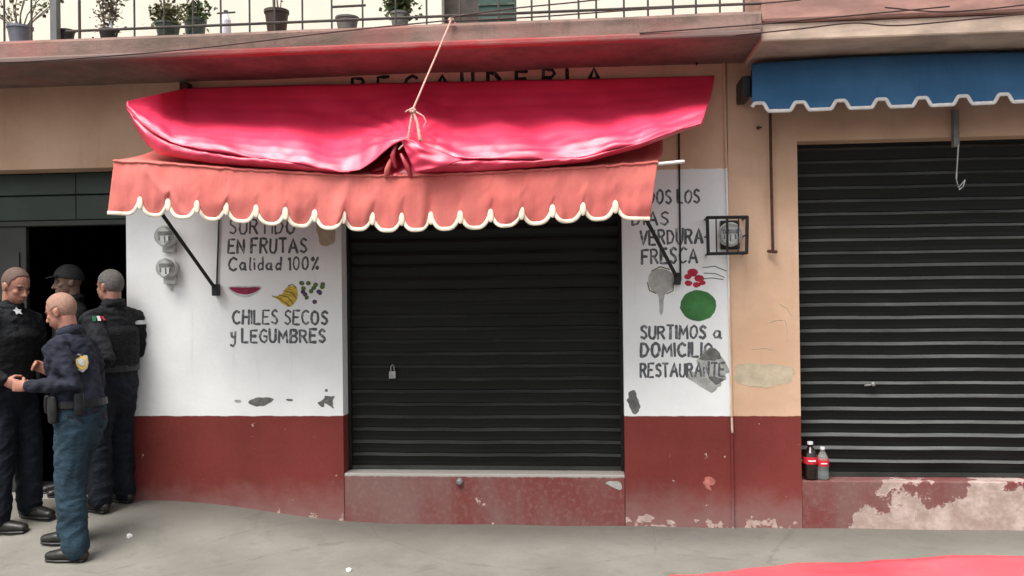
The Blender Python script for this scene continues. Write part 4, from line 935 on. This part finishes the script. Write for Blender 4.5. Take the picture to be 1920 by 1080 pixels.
# ================================================================== PEOPLE
def rib_noise(amp, sc=(9, 9, 26)):
    def f_(co):
        wq = noise.noise(co * 3.1) * 1.6; a = Vector((co.x * sc[0] + co.z * 3 + wq, co.y * sc[1], co.z * sc[2] - co.x * 7 + wq * 1.4))
        n1 = noise.noise(a); n2 = noise.noise(a * 2.1 + Vector((3, 1, 7)))
        return amp * (1 - abs(n1) * 2.6) * .55 + amp * .55 * n2
    return f_
def person(base, face, H, label, arms, skin, top, legs_mat, feet=None, lean=0.0, head=(0, 0), hair=(.03, .028, .027), hair_line=.02, cap=False, bulk=1.0, vest=None, belt=True, shift=(0, 0), voxel=.0065, feetrot=(0, 0)):
    k = H / 1.75; base = Vector(base); Fw = Vector((math.cos(face), math.sin(face), 0)); Lf = Vector((-math.sin(face), math.cos(face), 0)); Uz = Vector((0, 0, 1))
    def P(f, l, u):
        f2 = f + lean * max(0, u - .95) + 0; return base + (Fw * f2 + Lf * l + Uz * u) * k
    hipz = .93
    ft = feet or ((0, .10), (0, -.10))           # (forward, left) of each foot, left foot first
    t = thing('person', base, label, 'person')
    sk = MB(); hc = P(.03 + .25 * lean * 0, 0, 1.625)
    yaw, pit = head; hf = (Matrix.Rotation(yaw, 3, 'Z') @ Fw); hl = Uz.cross(hf).normalized(); hf = (hf * math.cos(pit) - Uz * math.sin(pit)).normalized(); hu = hf.cross(hl).normalized()
    def Hd(f, l, u): return hc + (hf * f + hl * l + hu * u) * k
    hb = lambda mb_, c, r: mb_.ball(Hd(*c), tuple(q * k for q in r), hf, hl, hu, 18, 12)
    hb(sk, (-.012, 0, .022), (.098, .077, .098)); hb(sk, (.022, 0, -.045), (.068, .060, .075)); hb(sk, (.045, 0, -.088), (.034, .030, .026))
    hb(sk, (.072, 0, .018), (.018, .048, .013)); hb(sk, (.055, .036, -.022), (.026, .022, .022)); hb(sk, (.055, -.036, -.022), (.026, .022, .022))
    sk.tube([Hd(.080, 0, .010), Hd(.098, 0, -.022), Hd(.106, 0, -.036)], [.008 * k, .011 * k, .0135 * k], seg=8); hb(sk, (.092, .011, -.039), (.011, .008, .007)); hb(sk, (.092, -.011, -.039), (.011, .008, .007))
    sk.tube([Hd(.082, .022, -.066), Hd(.092, 0, -.063), Hd(.082, -.022, -.066)], .0068 * k, seg=6); sk.tube([Hd(.080, .018, -.076), Hd(.088, 0, -.076), Hd(.080, -.018, -.076)], .0068 * k, seg=6)
    for s_ in (1, -1):
        hb(sk, (-.012, .078 * s_, -.012), (.019, .009, .031)); hb(sk, (-.018, .084 * s_, .000), (.012, .007, .018))
    neck = P(-.01, 0, 1.47); sk.tube([Hd(-.025, 0, -.05), (Hd(-.02, 0, -.09) + neck) / 2, neck, P(-.01, 0, 1.40)], [.060 * k, .058 * k, .066 * k, .085 * k], seg=14)
    sk.tube([P(0, 0, .95), P(0, 0, 1.12), P(.01, 0, 1.30), P(0, 0, 1.42)], [(.14 * k, .10 * k), (.125 * k, .09 * k), (.15 * k, .10 * k), (.11 * k, .075 * k)], side=Lf, seg=14)
    # arms
    sh = MB(); B = bulk
    sh.tube([P(0, 0, .90), P(0, 0, 1.02), P(.005, 0, 1.15), P(.012, 0, 1.30), P(.0, 0, 1.40), P(-.008, 0, 1.455), P(-.01, 0, 1.485)],
            [(.172 * k * B, .128 * k * B), (.168 * k * B, .125 * k * B), (.168 * k * B, .122 * k * B), (.182 * k * B, .122 * k * B), (.155 * k * B, .100 * k * B), (.11 * k, .082 * k), (.075 * k, .07 * k)], side=Lf, seg=18)
    hands = []
    for s_, (el, wr, hd) in zip((1, -1), arms):
        S_ = P(-.005, .172 * s_ * (.5 + .5 * B), 1.385); E = P(*el); Wr = P(*wr); Hn = P(*hd)
        sk.tube([S_, E, Wr], [.045 * k, .036 * k, .026 * k], seg=10)
        cuff = E.lerp(Wr, .93)
        sh.tube([P(-.005, .10 * s_, 1.412), S_, S_.lerp(E, .5), E, E.lerp(Wr, .5), cuff], [.062 * k, .073 * k * (.5 + .5 * B), .066 * k * (.4 + .6 * B), .056 * k, .050 * k, .040 * k], seg=12)
        hands.append((s_, Wr, Hn))
    # hands: palm, four curled fingers, thumb from the side of the palm
    for s_, Wr, Hn in hands:
        d = (Hn - Wr).normalized(); inn = (-Lf * s_) - d * (-Lf * s_).dot(d)
        if inn.length < .2: inn = Fw - d * Fw.dot(d)
        inn.normalize(); wd = d.cross(inn).normalized()
        if wd.z > 0: wd = -wd                      # index side up
        L = .088 * k; pc = Wr + d * (L * .55)
        sk.tube([Wr, Wr + d * (L * .35), Wr + d * L], [(.027 * k, .019 * k), (.038 * k, .017 * k), (.040 * k, .015 * k)], side=wd, seg=10)
        for i, (off, ln) in enumerate(((-.030, .070), (-.010, .078), (.010, .073), (.029, .058))):
            b0 = Wr + d * (L * .82) + wd * (off * k); b1 = Wr + d * (L * 1.0 + .028 * k) + wd * (off * 1.02 * k) + inn * (.010 * k)
            b2 = b1 + (d * .45 + inn * .9).normalized() * (ln * .42 * k); b3 = b2 + (inn * .75 - d * .55).normalized() * (ln * .34 * k)
            sk.tube([b0, b1, b2, b3], [.0098 * k, .0098 * k, .0092 * k, .0082 * k], seg=8)
        t0 = Wr + d * (L * .25) - wd * (.024 * k) + inn * (.006 * k); t1_ = t0 + (d * .6 - wd * .55 + inn * .5).normalized() * (.040 * k); t2_ = t1_ + (d * .8 + inn * .65 - wd * .05).normalized() * (.034 * k)
        sk.tube([t0, t1_, t2_], [.013 * k, .0115 * k, .0095 * k], seg=8)
    # legs, trousers, boots
    tr = MB()
    tr.tube([P(0, 0, .80), P(0, 0, .88), P(0, 0, .98), P(0, 0, 1.03)], [(.150 * k * B, .118 * k), (.175 * k * B, .132 * k * B), (.168 * k * B, .126 * k * B), (.160 * k * B, .118 * k * B)], side=Lf, seg=18)
    for i, (s_, (ff, fl)) in enumerate(zip((1, -1), ft)):
        hip = P(0, .085 * s_, hipz); gx = (base + (Fw * ff + Lf * fl) * k); gzz = gz(gx.x, gx.y)
        ank = Vector((gx.x, gx.y, gzz + .095 * k)); kn = (hip + ank) / 2 + Fw * (.035 * k) + Uz * (.02 * k)
        sk.tube([hip, kn, ank], [.075 * k, .052 * k, .037 * k], seg=10)
        tr.tube([hip, hip.lerp(kn, .45), kn, kn.lerp(ank, .5), ank + Uz * .0], [.098 * k * B, .094 * k * B, .080 * k * B, .077 * k * B, .073 * k * B], seg=14)
        ya = face + feetrot[i]; fd = Vector((math.cos(ya), math.sin(ya), 0)); sv = Vector((-fd.y, fd.x, 0)); g0 = Vector((gx.x, gx.y, gzz))
        sk.tube([g0 + Uz * .05 * k - fd * .03 * k, g0 + Uz * .04 * k + fd * .14 * k], [(.03 * k, .03 * k), (.032 * k, .02 * k)], side=sv, seg=8)
        bt = MB(); bt.tube([g0 + Uz * (.045 * k) - fd * (.055 * k), g0 + Uz * (.05 * k) + fd * (.02 * k), g0 + Uz * (.045 * k) + fd * (.10 * k), g0 + Uz * (.036 * k) + fd * (.18 * k)], [(.036 * k, .040 * k), (.043 * k, .046 * k), (.050 * k, .040 * k), (.040 * k, .030 * k)], side=sv, seg=14)
        bt.tube([g0 + Uz * (.06 * k), g0 + Uz * (.22 * k)], .046 * k, seg=12)
        bo = link('boot', remesh(bt, 'boot', M['boot'], .008, 3), t)
        so = MB(); so.tube([g0 + Uz * (.013 * k) - fd * (.06 * k), g0 + Uz * (.013 * k) + fd * (.02 * k), g0 + Uz * (.013 * k) + fd * (.11 * k), g0 + Uz * (.013 * k) + fd * (.19 * k)], [(.034 * k, .012 * k), (.043 * k, .012 * k), (.053 * k, .012 * k), (.038 * k, .012 * k)], side=sv, seg=12)
        obj('sole', so, M['iron'], bo)
    link('body', remesh(sk, 'body', skin, voxel, 2), t)
    link('shirt', remesh(sh, 'shirt', top, .010, 3, rib_noise(.011, (10, 10, 14))), t)
    link('trousers', remesh(tr, 'trousers', legs_mat, .010, 3, rib_noise(.011, (6, 6, 13))), t)
    # eyes, brows
    for s_ in (1, -1):
        e = MB(); hb(e, (.071, .031 * s_, -.002), (.011, .012, .007)); obj('eye', e, M['eye'], t, smooth=True)
        e = MB(); e.tube([Hd(.083, .014 * s_, .018), Hd(.084, .032 * s_, .023), Hd(.073, .050 * s_, .018)], .0045 * k, seg=6); obj('eyebrow', e, M['hair'], t)
    hm = MB(); N = 72; V_ = 48
    hm.ball(Hd(-.014, 0, .024), (.0995 * k, .0785 * k, .0990 * k), hf, hl, hu, N, V_)
    def hl_(v):
        q = (Vector(v) - hc) / k; f_, u_ = q.dot(hf), q.dot(hu); wav = .006 * noise.noise(Vector((q.x * 60, q.y * 60, q.z * 60)))
        return u_ > wav + (interp([(-.12, -.085), (-.05, -.075), (-.025, .02), (.0, .022), (.012, -.012), (.024, -.008), (.034, .045), (.06, .062 + hair_line * .5), (.1, .066 + hair_line * .5)], f_) if not cap else .018 + .25 * f_)
    idx = [i for i, v in enumerate(hm.v) if hl_(v)]
    st = set(idx); hm.f = [f_ for f_ in hm.f if all(i in st for i in f_)]
    me = hm.mesh('hair', M['cap'] if cap else hair, True); b = bmesh.new(); b.from_mesh(me); bmesh.ops.delete(b, geom=[v for v in b.verts if not v.link_faces], context='VERTS'); b.to_mesh(me); b.free()
    ho = link('cap' if cap else 'hair', me, t); solid(ho, .0018 if not cap else .012, 1)
    if cap:
        mb = MB(); mb.prism([Hd(.07, .06, .052), Hd(.13, .045, .042), Hd(.15, 0, .040), Hd(.13, -.045, .042), Hd(.07, -.06, .052)], hu * .006); obj('brim', mb, M['cap'], ho)
    if belt:
        mb = MB(); n = 28
        for zz in (1.0, 1.045):
            for (ra) in ((.172, .131), (.182, .141)):
                for j in range(n): an = j / n * 6.2832; mb.v.append(tuple(P(math.cos(an) * ra[1] * B, math.sin(an) * ra[0] * B, zz)))
        for j in range(n):
            q = (j + 1) % n
            for (a_, b_) in ((0, 1), (1, 3), (3, 2), (2, 0)): mb.f.append((a_ * n + j, a_ * n + q, b_ * n + q, b_ * n + j))
        be = obj('belt', mb, M['iron'], t)
        for (an, w1, h1, h2, nm) in ((1.25, .035, -.10, .05, 'holster'), (2.2, .03, -.05, .07, 'radio'), (.5, .028, -.05, .04, 'pouch'), (-1.4, .035, -.12, .05, 'holster')):
            c = P(math.cos(an) * .155 * B, math.sin(an) * .195 * B, 1.02); dirn = (Fw * math.cos(an) + Lf * math.sin(an)); sv = Uz.cross(dirn)
            mb = MB(); mb.tube([c + Uz * h1 * k, c + Uz * (h1 + h2) / 2 * k, c + Uz * h2 * k], [(w1 * k, .018 * k), (w1 * 1.15 * k, .022 * k), (w1 * k, .02 * k)], side=sv, seg=8); obj(nm, mb, M['iron'], be, smooth=True)
    # collar
    mb = MB(); n = 22
    for (zz, rr) in ((1.462, 1.0), (1.515, .92)):
        for j in range(n): an = j / n * 6.2832; mb.v.append(tuple(P(-.008 + math.cos(an) * .080 * rr, math.sin(an) * .082 * rr, zz - .018 * math.cos(an))))
    for j in range(n): mb.f.append((j, (j + 1) % n, n + (j + 1) % n, n + j))
    solid(obj('collar', mb, top, t, smooth=True), .010)
    if vest:
        v = MB(); v.tube([P(0, 0, 1.04), P(.0, 0, 1.15), P(.008, 0, 1.30), P(-.004, 0, 1.375)], [(.178 * k * B, .142 * k * B), (.182 * k * B, .145 * k * B), (.182 * k * B, .146 * k * B), (.118 * k * B, .105 * k)], side=Lf, seg=18)
        link('vest', remesh(v, 'vest', vest, .010, 2, rib_noise(.004)), t)
    return t, P, k, Hd
M['boot'] = basic('black_boot_leather', (.016, .015, .013), .4, .3, 20, .3); M['eye'] = basic('dark_eye', (.03, .02, .016), .2, .2, 20, 0)
M['hair'] = basic('short_black_hair', (.022, .018, .016), .8, .3, 80, .6); M['hairgrey'] = basic('cropped_grey_hair', (.10, .095, .09), .85, .3, 80, .6)
M['cap'] = basic('dark_cap_cloth', (.013, .013, .014), .8, .2, 20, .3)
M['scalpdark'] = basic('dark_cropped_scalp', (.11, .07, .055), .8, .3, 90, .4); M['buzz'] = basic('shaved_scalp', (.30, .17, .125), .8, .2, 90, .4)
skA = skin_mat('ruddy_skin', (.36, .165, .115)); skB = skin_mat('brown_skin', (.30, .15, .105)); skC = skin_mat('shaded_brown_skin', (.17, .10, .075))  # doorway officer's face shade is put into a darker skin colour
navy = cloth_mat('navy_uniform_shirt', (.017, .019, .032)); teal = cloth_mat('blue_green_uniform_trousers', (.017, .036, .054)); blk = cloth_mat('black_uniform', (.008, .009, .011))
vst = cloth_mat('black_vest', (.006, .0065, .008)); dkb = cloth_mat('dark_blue_uniform_trousers', (.007, .009, .015))
PI = math.pi
# front officer, facing left
g = G(143, 1040)
p1, P1, k1, H1 = person((g.x + .04, g.y, gz(g.x, g.y)), PI, 1.68, 'police officer facing left with gold sleeve badge, navy shirt and blue green trousers',
    [((-.13, .23, 1.16), (.22, .20, 1.145), (.32, .18, 1.145)), ((-.02, -.24, 1.12), (.24, -.14, 1.20), (.30, -.12, 1.24))], skA, navy, teal,
    feet=((-.02, .11), (.17, -.14)), lean=.16, head=(.02, .32), hair=M['buzz'], hair_line=.045, bulk=1.15)
# left officer, cut by the picture edge
g = G(18, 985)
p2, P2, k2, H2 = person((g.x, g.y, gz(g.x, g.y)), -.22, 1.77, 'police officer in black at the left picture edge looking down to the right',
    [((.0, .26, 1.12), (.24, .14, 1.06), (.32, .10, 1.06)), ((-.02, -.27, 1.13), (.18, -.20, 1.0), (.27, -.17, .97))], skA, blk, dkb,
    feet=((.05, .12), (0, -.10)), lean=.07, head=(-.12, .34), hair=M['scalpdark'], hair_line=.05, bulk=1.10, feetrot=(0, .30), vest=vst)
# officer in the doorway
g = Vector((W(118, 920, .10).x, .02, 0))
p3, P3, k3, H3 = person((g.x, .24, .155), PI + .75, 1.74, 'officer in dark cap standing back in the shade of the doorway between the others',
    [((-.02, .25, 1.12), (.15, .15, 1.0), (.25, .12, 1.0)), ((-.02, -.25, 1.12), (.15, -.15, 1.0), (.25, -.12, 1.0))], skC, vst, dkb,
    lean=0, head=(0, .1), cap=True, hair_line=.02)
# right officer seen from behind, beside the white wall
g = G(212, 950)
p4, P4, k4, H4 = person((g.x, g.y, gz(g.x, g.y)), PI - .42, 1.70, 'officer in black vest with grey back patch standing with his back to the white wall',
    [((-.27, .24, 1.10), (-.06, .24, .98), (.02, .20, .95)), ((.0, -.25, 1.12), (.20, -.16, 1.02), (.28, -.13, 1.03))], skB, blk, dkb,
    feet=((-.02, .12), (.03, -.12)), lean=-.02, head=(.15, .08), hair=M['hairgrey'], hair_line=.0, bulk=1.14, vest=vst)
# badges and patches laid on the cloth by casting onto it from outside
M['gold'] = basic('gold_badge_thread', (.62, .42, .08), .6, .2, 40, .2); M['silver'] = basic('silver_badge_thread', (.42, .43, .44), .6, .2, 40, .2)
M['fgreen'] = basic('flag_green', (.02, .16, .08), .7, .1, 20, 0); M['fred'] = basic('flag_red', (.45, .02, .04), .7, .1, 20, 0); M['fwhite'] = basic('flag_white', (.75, .75, .75), .7, .05, 20, 0)
def on_cloth(px, py, poly, mat, parent, name, lift=.003, scale=1.0, names=('shirt', 'vest')):
    """poly: outline in metres around the spot; each vertex rests on the nearest cloth seen from the street"""
    d = ray(px, py).normalized(); best = None
    for ch in parent.children:
        if ch.name.split('.')[0] in names:
            off = parent.location + ch.location
            ok, loc, nor, _ = ch.data and ch_ray(ch, CAM - off, d)
            if ok:
                loc = loc + off
                if best is None or (loc - CAM).length < (best[0] - CAM).length: best = (loc, nor)
    if best is None: return None
    c, n = best
    if n.dot(d) > 0: n = -n
    r_ = Vector((0, 0, 1)).cross(n).normalized(); u_ = n.cross(r_).normalized(); c = c + n * lift
    mb = MB(); mb.prism([c + r_ * (x * scale) + u_ * (y * scale) + n * (-14 * x * x * scale) * 0 for x, y in poly], n * .003); return obj(name, mb, mat, parent)
def ch_ray(o, org, d):
    from mathutils.bvhtree import BVHTree
    if o.name not in _bvh: _bvh[o.name] = BVHTree.FromPolygons([v.co for v in o.data.vertices], [tuple(p.vertices) for p in o.data.polygons])
    loc, nor, i, dist = _bvh[o.name].ray_cast(org, d); return (loc is not None, loc, nor, None)
_bvh = {}
shield = [(-.055, .045), (-.03, .05), (0, .06), (.03, .05), (.055, .045), (.052, .0), (.035, -.04), (0, -.065), (-.035, -.04), (-.052, 0)]
on_cloth(150, 681, shield, M['silver'], p1, 'badge', .006); on_cloth(150, 681, shield, M['gold'], p1, 'badge', .0105, .80); on_cloth(150, 681, shield, M['silver'], p1, 'badge', .015, .45)
star = [(math.cos(a * PI / 5 + PI / 2) * (.034 if a % 2 == 0 else .018), math.sin(a * PI / 5 + PI / 2) * (.034 if a % 2 == 0 else .018)) for a in range(10)]
on_cloth(32, 585, star, M['silver'], p2, 'badge', .008)
for i, mt in enumerate(('fgreen', 'fwhite', 'fred')): on_cloth(176 + i * 8, 598, [(-.012, -.018), (.012, -.018), (.012, .018), (-.012, .018)], M[mt], p4, 'flag_patch', .007)
on_cloth(258, 605, [(-.06, -.014), (.06, -.014), (.06, .016), (-.06, .016)], M['silver'], p4, 'back_patch', .008)
